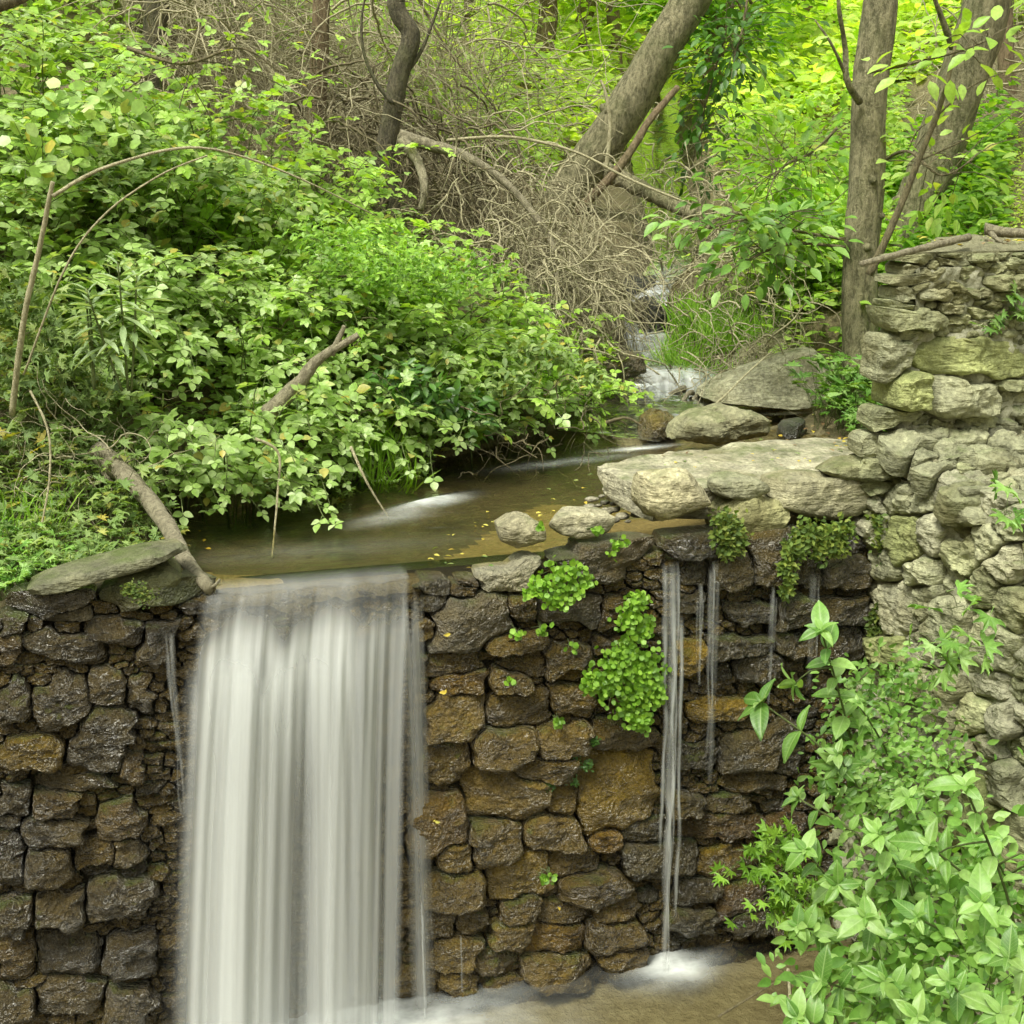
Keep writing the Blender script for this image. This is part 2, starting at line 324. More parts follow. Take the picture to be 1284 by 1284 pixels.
def Hlow(x, y):
    x = np.asarray(x, float); y = np.asarray(y, float)
    z = -1.53+.0*x
    r = np.hypot(x-1.75, y+.75); z = z+.75*np.exp(-(r/.55)**2)          # earth heap at the foot of the right wall
    z = z+np.clip(-x-2.2, 0, 40)*.9+np.clip(x-3, 0, 40)*.9+np.clip(-y-3, 0, 60)*.25
    z = z+.1*np.exp(-((x-.9)**2+(y+.2)**2)/.05)*0
    return z
HX = np.arange(-3.5, 7, .04); HY = np.arange(0, 13, .04); HG = Hup(*np.meshgrid(HX, HY, indexing='ij'))
def Hfast(x, y):
    fx = np.clip((np.asarray(x, float)+3.5)/.04, 0, len(HX)-1.001); fy = np.clip(np.asarray(y, float)/.04, 0, len(HY)-1.001); i_ = fx.astype(int); j_ = fy.astype(int); a_ = fx-i_; b_ = fy-j_
    return HG[i_, j_]*(1-a_)*(1-b_)+HG[i_+1, j_]*a_*(1-b_)+HG[i_, j_+1]*(1-a_)*b_+HG[i_+1, j_+1]*a_*b_
def H(x, y):
    if y <= .02: return float(Hlow(x, y))
    if -3.5 < x < 6.9 and y < 12.9: return float(Hfast(x, y))
    return float(Hup(np.array([x]), np.array([y]))[0])
def axis(breaks):
    o = []
    for a, b, n in breaks: o += list(np.linspace(a, b, n, endpoint=False))
    return np.array(o+[breaks[-1][1]])
gx = axis([(-90, -12, 14), (-12, -3, 22), (-3, 4, 170), (4, 14, 50), (14, 90, 20)])
gy = axis([(-40, -4, 14), (-4, -.6, 16), (-.6, .036, 12), (.036, .046, 1), (.046, 6, 170), (6, 30, 80), (30, 110, 20)])
X, Y = np.meshgrid(gx, gy, indexing='ij')
Z = np.where(Y > .042, Hup(X, Y), Hlow(X, Y))
nz = np.array([fbm((a, b, 0), 5, 1.3) for a, b in zip(X.ravel(), Y.ravel())]).reshape(X.shape)
damp = np.where((Y > .042), np.clip(ptseg(X.ravel(), Y.ravel(), course)[0].reshape(X.shape)*2, .12, 1), .2)
Z = Z+nz*.07*np.where((X > -1) & (X < 1.4) & (np.abs(Y) < .9), .12, damp)
a = Acc(); a.add(np.stack([X, Y, Z], -1), grid_faces(len(gx), len(gy)))
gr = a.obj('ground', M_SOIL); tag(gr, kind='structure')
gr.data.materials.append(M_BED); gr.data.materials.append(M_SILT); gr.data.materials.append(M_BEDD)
cx = ((gx[:-1]+gx[1:])/2)[:, None]+0*((gy[:-1]+gy[1:])/2)[None]; cy = 0*((gx[:-1]+gx[1:])/2)[:, None]+((gy[:-1]+gy[1:])/2)[None]
d, zw, w = ptseg(cx.ravel(), cy.ravel(), course); d = d.reshape(cx.shape); w = w.reshape(cx.shape)
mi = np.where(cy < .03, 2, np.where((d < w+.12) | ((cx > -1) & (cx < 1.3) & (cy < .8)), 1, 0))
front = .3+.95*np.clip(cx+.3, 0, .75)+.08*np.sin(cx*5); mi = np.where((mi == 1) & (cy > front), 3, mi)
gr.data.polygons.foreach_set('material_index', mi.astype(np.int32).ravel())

# ------------------------------------------------------------------ water
def ribbon(name, c, width, label=None, kind='structure', mat=None, foamf=None, n=None, lift=0.):
    c = np.asarray(c, float); n = n or 18*len(c); P = smooth_path(c[:, :3], n); wd = np.interp(np.linspace(0, 1, n), np.linspace(0, 1, len(c)), c[:, 3])*width
    T = np.gradient(P, axis=0); side = np.c_[T[:, 1], -T[:, 0]]; side /= np.linalg.norm(side, axis=1)[:, None]+1e-9
    k = 15; u = np.linspace(-1, 1, k); V = np.zeros((n, k, 3))
    V[..., :2] = P[:, None, :2]+side[:, None]*wd[:, None, None]*u[None, :, None]; V[..., 2] = P[:, None, 2]+lift
    jit = np.random.RandomState(5).rand(n, k)*.012; V[..., 2] += jit*(1-abs(u))[None]
    steep = np.abs(T[:, 2])/(np.linalg.norm(T, axis=1)+1e-9)
    de = .42*np.clip(steep*2.2-.35, 0, 1); ker = np.ones(7)/7; de = np.convolve(de, ker, 'same')
    de = de[:, None]*np.clip(1.3-abs(u)**2, 0, 1)[None]
    acc = Acc(); acc.add(V, grid_faces(n, k)); o = acc.obj(name, mat or M_WATER); dens(o.data, de); tag(o, label, kind=kind); return o
wx = np.linspace(-1.35, 2.7, 160); wy = np.linspace(-.01, 2.35, 100); X, Y = np.meshgrid(wx, wy, indexing='ij')
Zw = np.full(X.shape, .05)
def blob(px, py, sx, sy, rot, amp):
    p = onZ(px, py, .05); c_, s_ = math.cos(rot), math.sin(rot); dx = X-p[0]; dy = Y-p[1]
    return amp*np.exp(-((dx*c_+dy*s_)/sx)**2-((-dx*s_+dy*c_)/sy)**2)
fo = blob(540, 632, .13, .045, .5, .75)+blob(490, 650, .14, .06, .4, .2)+blob(720, 578, .25, .05, .2, .2)+blob(800, 562, .14, .03, .1, .75)+blob(400, 690, .4, .09, 0, .05)
lipx = (X > -.97) & (X < -.32); fo = fo+np.where(lipx, np.exp(-(Y/.05)**2)*.06, 0)
Zw = Zw-.02*np.clip((.05-Y)/.06, 0, 1)**2*(1+.5*np.sin(X*23))+.03*blob(530, 634, .2, .045, .55, .75)
keep = (Y > .035) | lipx
keep &= ~((X > .35) & (Y < .35))
i = np.where(keep, 1, 0); q = grid_faces(len(wx), len(wy)); kf = i.ravel()[q].min(1) > 0
acc = Acc(); acc.add(np.stack([X, Y, Zw], -1), q[kf]); o = acc.obj('stream_water', M_WATER); dens(o.data, np.clip(fo, 0, .95)); tag(o, kind='structure')
ribbon('water', course[4:], 1.25)
X, Y = np.meshgrid(np.linspace(1.02, 2.5, 70), np.linspace(1.84, 2.46, 40), indexing='ij')
def foam_at(px, py, z, sx, sy, amp): p_ = onZ(px, py, z); return amp*np.exp(-((X-p_[0])/sx)**2-((Y-p_[1])/sy)**2)
e_ = ((X-1.72)/.74)**2+((Y-2.14)/.33)**2; q = grid_faces(70, 40); kf = (e_ < 1.9).ravel()[q].min(1)
acc = Acc(); acc.add(np.stack([X, Y, np.full(X.shape, .1)], -1), q[kf > 0]); o = acc.obj('stream_water', M_WATER); dens(o.data, np.clip(foam_at(850, 498, .1, .2, .1, .85)+foam_at(800, 515, .1, .12, .1, .3), 0, .9)); tag(o, kind='structure')
# plunge pool
X, Y = np.meshgrid(np.linspace(-3.2, 2.6, 150), np.linspace(-4.5, .03, 150), indexing='ij')
fo = 1.3*np.exp(-(((X+.72)/.5)**2+((Y+.22)/.24)**2))+.9*np.exp(-(((X-.55)/.11)**2+((Y+.1)/.09)**2))+.12*np.exp(-(((X-.5)/.22)**2+((Y+.1)/.1)**2))
acc = Acc(); acc.add(np.stack([X, Y, np.full(X.shape, -1.43)], -1), grid_faces(150, 150)); o = acc.obj('plunge_pool_water', M_POOL); dens(o.data, np.clip(fo, 0, .95)); tag(o, kind='structure')

def fall(name, parent, x0, x1, ztop, zbot, y0, throw, dfun, nu=60, nv=60, fold=.015, seed=0, xs0=None, xs1=None, rollback=.12):
    """a sheet of falling water: rolls over the lip, then drops with a parabola"""
    rs = np.random.RandomState(seed); s = np.linspace(0, 1, nv); u = np.linspace(0, 1, nu); h = ztop-zbot
    nr = 8; V = np.zeros((nu, nv, 3)); uv = np.zeros((nu, nv, 2)); de = np.zeros((nu, nv))
    ph = rs.rand(6)*6.28
    for a_ in range(nu):
        f = sum(math.sin(u[a_]*(x1-x0)*k_*2*math.pi+ph[j])/(j+1) for j, k_ in enumerate((4, 9, 17, 31)))
        for b_ in range(nv):
            if b_ < nr:
                t = b_/nr; z = ztop+.004-.012*t*t; y = y0+rollback*(1-t)
            else:
                t = (b_-nr)/(nv-1-nr); z = ztop-.008-h*t; y = y0-throw*math.sqrt(t+1e-4)-fold*f*min(1, t*4+.1)
            ex = t if b_ >= nr else 0
            xa = x0+(xs0 or 0)*ex**.7; xb = x1+(xs1 or 0)*ex**.7
            V[a_, b_] = (xa+(xb-xa)*u[a_], y, z); uv[a_, b_] = (u[a_]*(x1-x0)+seed*3.7, ztop-z+(0 if b_ >= nr else -.1*(1-t)))
            de[a_, b_] = dfun(u[a_], ex, b_ < nr, t)
    acc = Acc(); acc.add(V, grid_faces(nu, nv)); o = acc.obj(name, M_SILK, parent)
    set_uv(o.data, uv.reshape(-1, 2)); dens(o.data, np.clip(de, 0, 1)); return o
def sm(a_, b_, x): t = min(1, max(0, (x-a_)/(b_-a_))); return t*t*(3-2*t)
def edge(u, l=.06, r=.06): return sm(0, l, u)*sm(0, r, 1-u)
wf = thing('waterfall', 'broad silky white waterfall pouring over the stone weir', 'waterfall', (-.65, -.1, -1.43))
gap = lambda u: 1-.65*math.exp(-((u-.62)/.09)**2)
def onset(u): return -.02+.075*(.5+.5*noise.noise(Vector((u*9, 3.3, 0))))+.03*(1-sm(0, .2, u))+.05*math.exp(-((u-.42)/.05)**2)
def sheet(x0, x1, z, y, thr, full, l, r, seed, xs0, xs1, dark=.5, start=0, fold=.014, base=0.):
    fall('water_sheet', wf, x0, x1, z, -1.43, y, thr, lambda u, e, lip, t: (base*t if lip else base*.8+(full-base*.8)*sm(onset(u)+start, onset(u)+start+.09, e))*edge(u, l*(.4+.6*min(1, e*3)), r*(.5+.5*e))*(1-dark*sm(.05, .45, e)*math.exp(-((u-.56)/.13)**2))*(1-.45*sm(.68, .78, u)*(1-math.exp(-((u-.86)/.035)**2))), 110, 60, fold, seed, xs0=xs0, xs1=xs1)
XB0, XB1 = onY(206, 1284, -.2)[0], onY(503, 1284, -.2)[0]
sheet(-.95, -.335, .058, -.05, .16, .9, .14, .06, 1, XB0+.95, XB1+.335, .6, base=.28)
sheet(-.93, -.345, .055, -.03, .1, .45, .2, .2, 2, XB0+.93-.02, XB1+.345-.03, .55, .02)
sheet(-.97, -.45, .05, -.06, .26, .6, .4, .4, 3, XB0+.97-.05, XB1+.45-.04, .8, .05, .02)
sheet(-1.0, -.86, -.02, -.05, .1, .3, .5, .5, 4, -.13, -.12, 0, .05, .01)
sheet(-.37, -.29, .045, -.02, .06, .4, .4, .5, 5, -.01, .01, 0, .0, .008)
def trickle(x0, x1, z0, z1, y, label, d=.6, thr=.03, name='waterfall', taper=0.):
    """several thin strands that wander, split and fade"""
    t_ = thing(name, label, 'waterfall', ((x0+x1)/2, y-.03, z1)); rs = np.random.RandomState(int(abs(x0)*1000)); w_ = x1-x0; ns_ = 2+int(w_/.02)
    for k in range(ns_):
        u0 = rs.uniform(.1, .9) if k else .5; ww = (rs.uniform(.08, .26) if k else .3)*max(w_, .02); xc = x0+w_*u0; zt = z0-(0 if k < ns_/2 else rs.uniform(0, .15)*(z0-z1)); zb = z1 if k < 2 else z1+(z0-z1)*rs.uniform(0, .5)
        nv = 46; V = np.zeros((7, nv, 3)); uv = np.zeros((7, nv, 2)); de = np.zeros((7, nv)); ph = rs.rand()*50
        for j in range(nv):
            t = j/(nv-1); z = zt+(zb-zt)*t; wob = noise.noise(Vector((ph, z*5, 0)))*.012*(1 if k else .25)*min(1, t*3); cx_ = xc+(((x0+x1)/2)-xc)*.5*t*(k < 2)+wob; wj = ww*(1+.5*noise.noise(Vector((ph, z*9, 4))))*(1-.35*t)
            yy = y-thr*math.sqrt(t+.001)-.004*noise.noise(Vector((ph, z*14, 8)))-k*.0015
            for i_ in range(7):
                u = i_/6; V[i_, j] = (cx_+(u-.5)*wj*1.5, yy-.006*math.sin(math.pi*u), z); uv[i_, j] = (u*ww+k*1.3, -z); dn = d*(1.1 if k == 0 else .75)*math.sin(math.pi*u)**1.3*sm(0, .05, t)*sm(0, .12 if zb > z1 else .01, 1-t)
                de[i_, j] = dn*(.75+.6*noise.noise(Vector((ph, z*6, 1))))*(1-taper*t)
        acc = Acc(); acc.add(V, grid_faces(7, nv)); o = acc.obj('water_strand', M_SILK, t_); set_uv(o.data, uv.reshape(-1, 2)); dens(o.data, np.clip(de, 0, 1))
    return t_
def cascade(label, px0, px1, pt, pb, y, d=.95, thr=.06):
    a_ = onY(px0, pt, y); b_ = onY(px1, pt, y); c_ = onY((px0+px1)/2, pb, y-thr); t_ = thing('waterfall', label, 'waterfall', ((a_[0]+b_[0])/2, y, c_[2]))
    fall('water_sheet', t_, a_[0], b_[0], (a_[2]+b_[2])/2, c_[2], y, thr, lambda u, e, lip, t: d*(.4+.6*t if lip else 1)*edge(u, .15, .15)*(.65+.5*noise.noise(Vector((u*9, px0, 0)))), 50, 30, .012, int(px0), rollback=.1)
cascade('small white cascade where the stream drops into the upper pool', 800, 900, 467, 497, 2.42)
cascade('low white chute of water beside the golden brown rock', 768, 818, 545, 566, 1.82, .8, .1)
cascade('upper white cascade between dark rocks', 764, 800, 404, 438, 2.9, .6, .12)
cascade('narrow white cascade high up under the dry roots', 834, 848, 350, 380, 3.5, .6, .1)
trickle(.46, .555, .04, -1.43, -.07, 'tall thin stream of water falling clear from under the pale slab to the pool', .75, .06)
trickle(.64, .7, .03, -.75, -.06, 'second narrow fall right of the tall thin stream and left of the hanging moss', .5, .03, taper=.6)
trickle(.6, .64, -.05, -.4, -.05, 'short faint slanting trickle between the two narrow falls', .4, .02, taper=.5)
trickle(.86, .9, -.06, -.5, -.05, 'faint veil of water on dark stones left of the hanging moss', .4, .02, taper=.5)
trickle(1.0, 1.05, -.05, -.45, -.06, 'faint trickle below the hanging moss on the dark stones', .35, .02, taper=.5)
trickle(-.345, -.33, -1.0, -1.43, -.12, 'hair thin jet of water just right of the big waterfall foot', .8, .02)
trickle(-.215, -.205, -1.15, -1.36, -.12, 'very short thin drip low on the brown stones', .35, .01)
trickle(-1.06, -1.02, -.03, -.6, -.09, 'thin thread of water over dark stones left of the big waterfall', .5, .02, taper=.5)

# ------------------------------------------------------------------ masonry
def cells(seeds, bounds, nfill, rs, wr=(.035, .1), hr=(.03, .06), joint=.003, vmax=None, th=1.04, p=5.):
    """seeds: a, b, w, h, rot in plane metres; returns star-shaped outlines that tile the plane"""
    sd_ = [list(s) for s in seeds]; a0, a1, b0, b1 = bounds
    for k in range(nfill):
        a_ = rs.uniform(a0, a1); b_ = rs.uniform(b0, b1)
        q_ = np.array(sd_)[:, :5].astype(float); c_, s_ = np.cos(q_[:, 4]), np.sin(q_[:, 4]); dx = a_-q_[:, 0]; dy = b_-q_[:, 1]
        u_ = abs(dx*c_+dy*s_)*2/q_[:, 2]; v_ = abs(-dx*s_+dy*c_)*2/q_[:, 3]; m_ = ((u_**p+v_**p)**(1/p)).min()
        if m_ > th: sd_.append([a_, b_, rs.uniform(*wr), rs.uniform(*hr), rs.uniform(-.25, .25), None])
    Q = np.array([s[:5] for s in sd_], float); n = len(Q); K = 44
    cs, sn = np.cos(Q[:, 4]), np.sin(Q[:, 4]); big = np.hypot(Q[:, 2], Q[:, 3])
    def met(px, py, ix):
        dx = px[..., None]-Q[ix, 0]; dy = py[..., None]-Q[ix, 1]; c_, s_ = cs[ix], sn[ix]
        return ((abs(dx*c_+dy*s_)*2/Q[ix, 2])**p+(abs(-dx*s_+dy*c_)*2/Q[ix, 3])**p)**(1/p)
    outl = []; th_ = np.arange(K)*2*math.pi/K
    for i_ in range(n):
        R = .5*big[i_]*2.; near = np.hypot(Q[:, 0]-Q[i_, 0], Q[:, 1]-Q[i_, 1]) < R+big*.9; near[i_] = False; ix = np.where(near)[0]; r_ = np.linspace(.04, 1, 52)*R
        px = Q[i_, 0]+np.cos(th_)[:, None]*r_; py = Q[i_, 1]+np.sin(th_)[:, None]*r_
        own = met(px, py, np.array([i_]))[..., 0]; oth = met(px, py, ix).min(-1) if len(ix) else own*0+9
        bad = (own > oth) | (own > 2.2)
        if vmax: bad |= py > vmax(px); first = np.where(bad.any(1), bad.argmax(1), len(r_)-1)
        k_ = np.arange(K); a_ = np.clip(first-1, 0, 99); da, db = (oth-own)[k_, a_], (oth-own)[k_, first]; fr = np.clip(da/(da-db+1e-9), 0, 1)
        rad = r_[a_]+(r_[first]-r_[a_])*np.where(da > db, fr, 1)-joint
        rad = (np.roll(rad, 1)+5*rad+np.roll(rad, -1))/7
        outl.append(np.clip(rad, .006, None))
    return sd_, outl
def stone_mesh(rad, frame, depth, back, rs, rough=1., flat=4.):
    """frame: origin, u, v, n. Returns verts local to the origin."""
    O, u_, v_, n_ = frame; K = len(rad); th_ = np.arange(K)*2*math.pi/K
    rings = [1., 1., .985, .94, .86, .76, .64, .52, .4, .28, .15]; prof = [-1, 0, .55, .8, .93, 1, 1, 1, 1, 1, 1]
    m = rad.mean(); off = rs.rand(3)*50; P = []; pl_ = [(rs.normal(0, .12), rs.normal(0, .12)-.05, depth)]
    for k in range(6):
        a_ = rs.uniform(0, 6.283); sl = rs.uniform(.1, .6); e_ = rs.uniform(.4, .95)*m; pl_.append((-math.cos(a_)*sl, -math.sin(a_)*sl, depth*rs.uniform(.9, 1.25)+sl*e_))
    for r_, d_ in zip(rings, prof):
        for j in range(K):
            x = math.cos(th_[j])*rad[j]*r_; y = math.sin(th_[j])*rad[j]*r_
            if d_ < 0: P.append(u_*x*.9+v_*y*.9-n_*back); continue
            z = min(a_*x+b_*y+c_ for a_, b_, c_ in pl_)*(.45+.55*d_)
            w_ = Vector((x+off[0], y*1.6+off[1], off[2])); n1_ = noise.fractal(w_*10, .7, 2, 3); n2_ = noise.fractal(w_*42, .8, 2, 3)
            z += (n1_*.011+n2_*.005)*rough*min(1, d_+.3); sj = (n1_*.006+n2_*.003)*rough*(r_ > .6)
            P.append(u_*(x*(1+sj/m))+v_*(y*(1+sj/m))+n_*(max(z, .0) if d_ > 0 else -.004))
    P.append(n_*(min(c_ for a_, b_, c_ in pl_)+noise.fractal(Vector((off[0], off[1], off[2]))*10, .7, 2, 3)*.011*rough))
    P = np.array(P); R_ = len(rings); q = []
    for k in range(R_-1):
        for j in range(K):
            q.append([k*K+j, k*K+(j+1) % K, (k+1)*K+(j+1) % K, (k+1)*K+j])
    t = [[(R_-1)*K+j, (R_-1)*K+(j+1) % K, R_*K] for j in range(K)]
    return P, q, t
def to_plane(px, py, w_, h_, rot, P0, u_, v_, n_):
    def hit(x, y):
        r = ray(x, y); t = ((P0-CAM)@n_)/(r@n_); q = CAM+r*t-P0; return np.array([q@u_, q@v_])
    c_ = hit(px, py); ra = math.radians(rot)
    e1 = hit(px+w_/2*math.cos(ra), py+w_/2*math.sin(ra))-c_; e2 = hit(px-h_/2*math.sin(ra), py+h_/2*math.cos(ra))-c_
    return [c_[0], c_[1], 2.16*np.linalg.norm(e1), 2.16*np.linalg.norm(e2), math.atan2(e1[1], e1[0])]
def masonry(parent, px_seeds, P0, u_, v_, n_, bounds, nfill, seed, mat, colfun, depth=(.02, .05), back=.08, rough=1., maxn=290, **kw):
    rs = np.random.RandomState(seed); P0 = np.array(P0, float); seeds = []
    for s in px_seeds:
        seeds.append(to_plane(s[0], s[1], s[2], s[3], s[4] if len(s) > 4 else rs.uniform(-4, 4), P0, u_, v_, n_)+[s[5] if len(s) > 5 else ''])
    sd_, outl = cells(seeds, bounds, nfill, rs, **kw)
    size = sorted([r_.mean() for r_ in outl], reverse=True); lim = size[min(maxn, len(size))-1]; rest = Acc(); print('stones', len(size))
    for s, rad in zip(sd_, outl):
        if rad.mean() < .012: continue
        O = P0+u_*s[0]+v_*s[1]
        hero = s[5] is not None; dp = rs.uniform(*depth)*(1 if hero else .75)*max(.5, min(1.3, rad.mean()/.05))
        P, q, t = stone_mesh(rad, (O, u_, v_, n_), dp, back, rs, rough)
        if rad.mean() < lim: rest.add(P+O, q, t); continue
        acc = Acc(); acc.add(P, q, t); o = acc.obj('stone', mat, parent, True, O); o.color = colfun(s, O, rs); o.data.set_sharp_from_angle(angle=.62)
    if rest.n: o = rest.obj('small_stones', mat, parent); o['kind'] = 'stuff'; o.color = colfun([0, 0, 0, 0, 0, None], np.array([0, 0, 0.]), rs)
    return sd_
def norm_(*a): a = np.array(a, float); return a/np.linalg.norm(a)
def mortar_sheet(name, parent, P0, u_, v_, n_, bounds, mean, amp, mat, step=.014):
    P0 = np.array(P0, float); ua = np.arange(bounds[0], bounds[1], step); va = np.arange(bounds[2], bounds[3], step); V = []
    for a_ in ua:
        for b_ in va:
            q_ = P0+u_*a_+v_*b_; f_ = fbm(tuple(q_), 5, 11)*1.+.5*noise.noise(Vector(q_)*45); V.append(q_+n_*(mean+amp*f_))
    acc = Acc(); acc.add(V, grid_faces(len(ua), len(va))); return acc.obj(name, mat, parent)
PX = lambda L, ox, oy, sc: [tuple([ox+s[0]/sc, oy+s[1]/sc, s[2]/sc, s[3]/sc]+list(s[4:])) for s in L]
dam = PX([(350, 40, 180, 100), (540, 30, 150, 110), (740, 10, 120, 80), (345, 170, 190, 160), (570, 150, 240, 120, -8), (760, 110, 170, 120, 10), (510, 270, 220, 140, -8), (730, 245, 200, 110, -8), (930, 240, 240, 120, 12),
          (305, 330, 150, 160, 20), (650, 355, 220, 90), (520, 450, 300, 190, 5), (725, 460, 100, 130), (910, 440, 290, 290, -10, 'ochre'), (280, 540, 200, 190), (480, 600, 200, 160, -5), (680, 580, 230, 130, 8), (875, 610, 110, 80),
          (1020, 580, 170, 100), (340, 660, 120, 110), (760, 690, 200, 90, -6), (570, 740, 230, 150, -20, 'ochre'), (330, 790, 220, 130), (830, 780, 230, 130, -5), (1010, 680, 170, 130), (560, 840, 150, 100, -15), (720, 870, 180, 90),
          (910, 850, 170, 100, -10), (260, 900, 180, 120), (700, 950, 220, 100), (890, 940, 200, 120), (540, 940, 160, 100), (390, 890, 120, 110), (330, 1010, 200, 110), (690, 1070, 240, 110), (470, 1040, 150, 100), (930, 1020, 170, 90), (200, 1110, 160, 90), (350, 1110, 150, 70), (520, 1120, 150, 60)], 450, 834, 2.853)
dam += PX([(670, 910, 180, 120, 4, 'pale'), (570, 840, 150, 80), (380, 890, 120, 60, 0, 'dark'), (400, 950, 130, 55, 0, 'dark'), (390, 1010, 110, 60, 0, 'dark'), (480, 880, 110, 90), (530, 1080, 330, 180, -14, 'brown'), (980, 860, 270, 160, -5, 'brown'), (890, 1025, 270, 110, 0, 'brown'),
           (720, 1020, 120, 100), (1050, 1040, 110, 120), (690, 1140, 230, 80, -5), (880, 1210, 170, 120, -8), (1030, 1160, 130, 70), (480, 1230, 200, 110), (710, 1225, 190, 100), (990, 1250, 140, 90), (380, 1100, 90, 80)], 400, 400, 2.853)
dam += PX([(100, 800, 150, 80), (220, 900, 150, 130), (90, 900, 100, 100), (370, 880, 180, 120), (610, 900, 220, 100), (80, 1010, 130, 80), (290, 1040, 180, 80), (450, 1030, 130, 110), (620, 1030, 200, 100), (240, 1160, 200, 70), (70, 1200, 110, 120, 0, 'ochre'),
           (330, 1230, 160, 100), (450, 1150, 140, 90), (620, 1150, 180, 110), (500, 900, 120, 110)], 834, 400, 2.853)
dam += PX([(180, 150, 210, 80, 0, 'ochre'), (330, 280, 300, 140, -8, 'dark'), (90, 310, 180, 100), (300, 400, 240, 70), (190, 565, 270, 90, 0, 'rust'), (210, 690, 220, 120, 0, 'ochre'), (260, 820, 180, 110, -18, 'rust'), (60, 680, 110, 110), (100, 790, 170, 90), (80, 890, 160, 80),
           (280, 900, 170, 80), (60, 480, 140, 80), (220, 480, 170, 60), (420, 560, 130, 110, 0, 'rust'), (420, 330, 120, 120, 0, 'dark'), (430, 900, 120, 80)], 834, 834, 2.853)
dam += PX([(230, 120, 220, 170, -20), (385, 70, 150, 120), (110, 290, 240, 120, 0, 'ochre'), (370, 240, 200, 250, 12), (60, 120, 120, 140), (270, 400, 270, 60), (210, 475, 160, 90), (50, 470, 110, 120), (190, 580, 220, 100), (440, 540, 140, 130), (40, 680, 120, 170), (170, 695, 170, 120),
           (350, 660, 170, 90), (450, 660, 110, 110), (440, 810, 230, 150), (220, 840, 160, 120), (50, 870, 140, 130), (250, 1000, 230, 140), (470, 1010, 180, 160), (250, 1165, 240, 140), (60, 1040, 140, 130), (60, 1200, 150, 120), (460, 1180, 180, 130), (480, 350, 90, 110), (500, 90, 100, 130)], 0, 834, 2.853)
dam += PX([(350, 930, 300, 120, -12, 'dark'), (450, 1005, 260, 80, -18, 'brown'), (830, 890, 420, 130, -12, 'moss'), (360, 1180, 450, 150, 10), (700, 1090, 400, 150, 15), (60, 1200, 160, 180), (900, 1150, 200, 220), (80, 1060, 150, 90, -10)], 0, 550, 4.586)
XA, ZA, YN = np.array([1., 0, 0]), np.array([0, 0, 1.]), np.array([0, -1., 0])
weir = thing('stone_weir', 'wet brown rubble stone weir wall that the water falls over', 'weir wall', (0, .05, -1.5))
def dam_col(s, O, rs):
    k = s[5]; x = O[0]; b = rs.uniform(.75, 1.3)
    base = np.array([.112, .074, .016]); wetv = 1.
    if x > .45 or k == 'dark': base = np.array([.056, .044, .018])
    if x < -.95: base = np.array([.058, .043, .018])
    if k == 'ochre': base = np.array([.17, .11, .014])
    if k == 'rust': base = np.array([.1, .062, .02])
    if k == 'brown': base = np.array([.11, .09, .05]); wetv = .7
    if k == 'moss': base = np.array([.085, .095, .03]); wetv = .5
    if k == 'pale': base = np.array([.36, .33, .22]); wetv = .05; b = 1
    if k is None: b *= .7
    if rs.rand() < .2 and k == '': base = base*np.array([1.3, 1.15, .8])
    return (*np.clip(base*b, 0, 1), wetv)
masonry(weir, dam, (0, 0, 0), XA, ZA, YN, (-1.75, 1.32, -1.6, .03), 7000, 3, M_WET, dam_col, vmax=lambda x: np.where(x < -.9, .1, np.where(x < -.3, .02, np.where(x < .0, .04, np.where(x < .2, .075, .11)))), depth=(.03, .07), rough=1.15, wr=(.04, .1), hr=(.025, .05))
# the core behind the stones: one closed block with a rough face
xs = np.linspace(-3.2, 1.33, 200); zs = np.linspace(-1.62, -.01, 70); V = []
for x in xs:
    for z in zs: V.append((x, .012+.018*fbm((x, 3, z), 5, 16), z))
acc = Acc(); acc.add(V, grid_faces(len(xs), len(zs)))
acc.add([(-3.2, .01, -.01), (1.33, .01, -.01), (1.33, .3, -.01), (-3.2, .3, -.01), (-3.2, .3, -1.62), (1.33, .3, -1.62)], [[0, 1, 2, 3], [3, 2, 5, 4]])
acc.obj('mortar_core', M_MORT, weir)

V = []; xs = np.linspace(-.99, -.3, 110); nt_ = 18
for x in xs:
    dz = .035+.02*noise.noise(Vector((x*9, 1, 0)))+.05*math.exp(-((x+.68)/.035)**2)+.02*noise.noise(Vector((x*24, 4, 0)))
    for k in range(nt_):
        t = k/(nt_-1); a_ = min(1, max(0, (t-.35)/.65))*math.pi/2; y = .07-.07*min(1, t/.35) if t < .35 else -.022*math.sin(a_); z = .03-dz*(1-math.cos(a_)); V.append((x, y+.004*noise.noise(Vector((x*30, z*30, 0))), z+.004*fbm((x, y, 0), 4, 12)))
acc = Acc(); acc.add(V, grid_faces(len(xs), nt_)); acc.obj('crown_lip', M_LIP, weir)

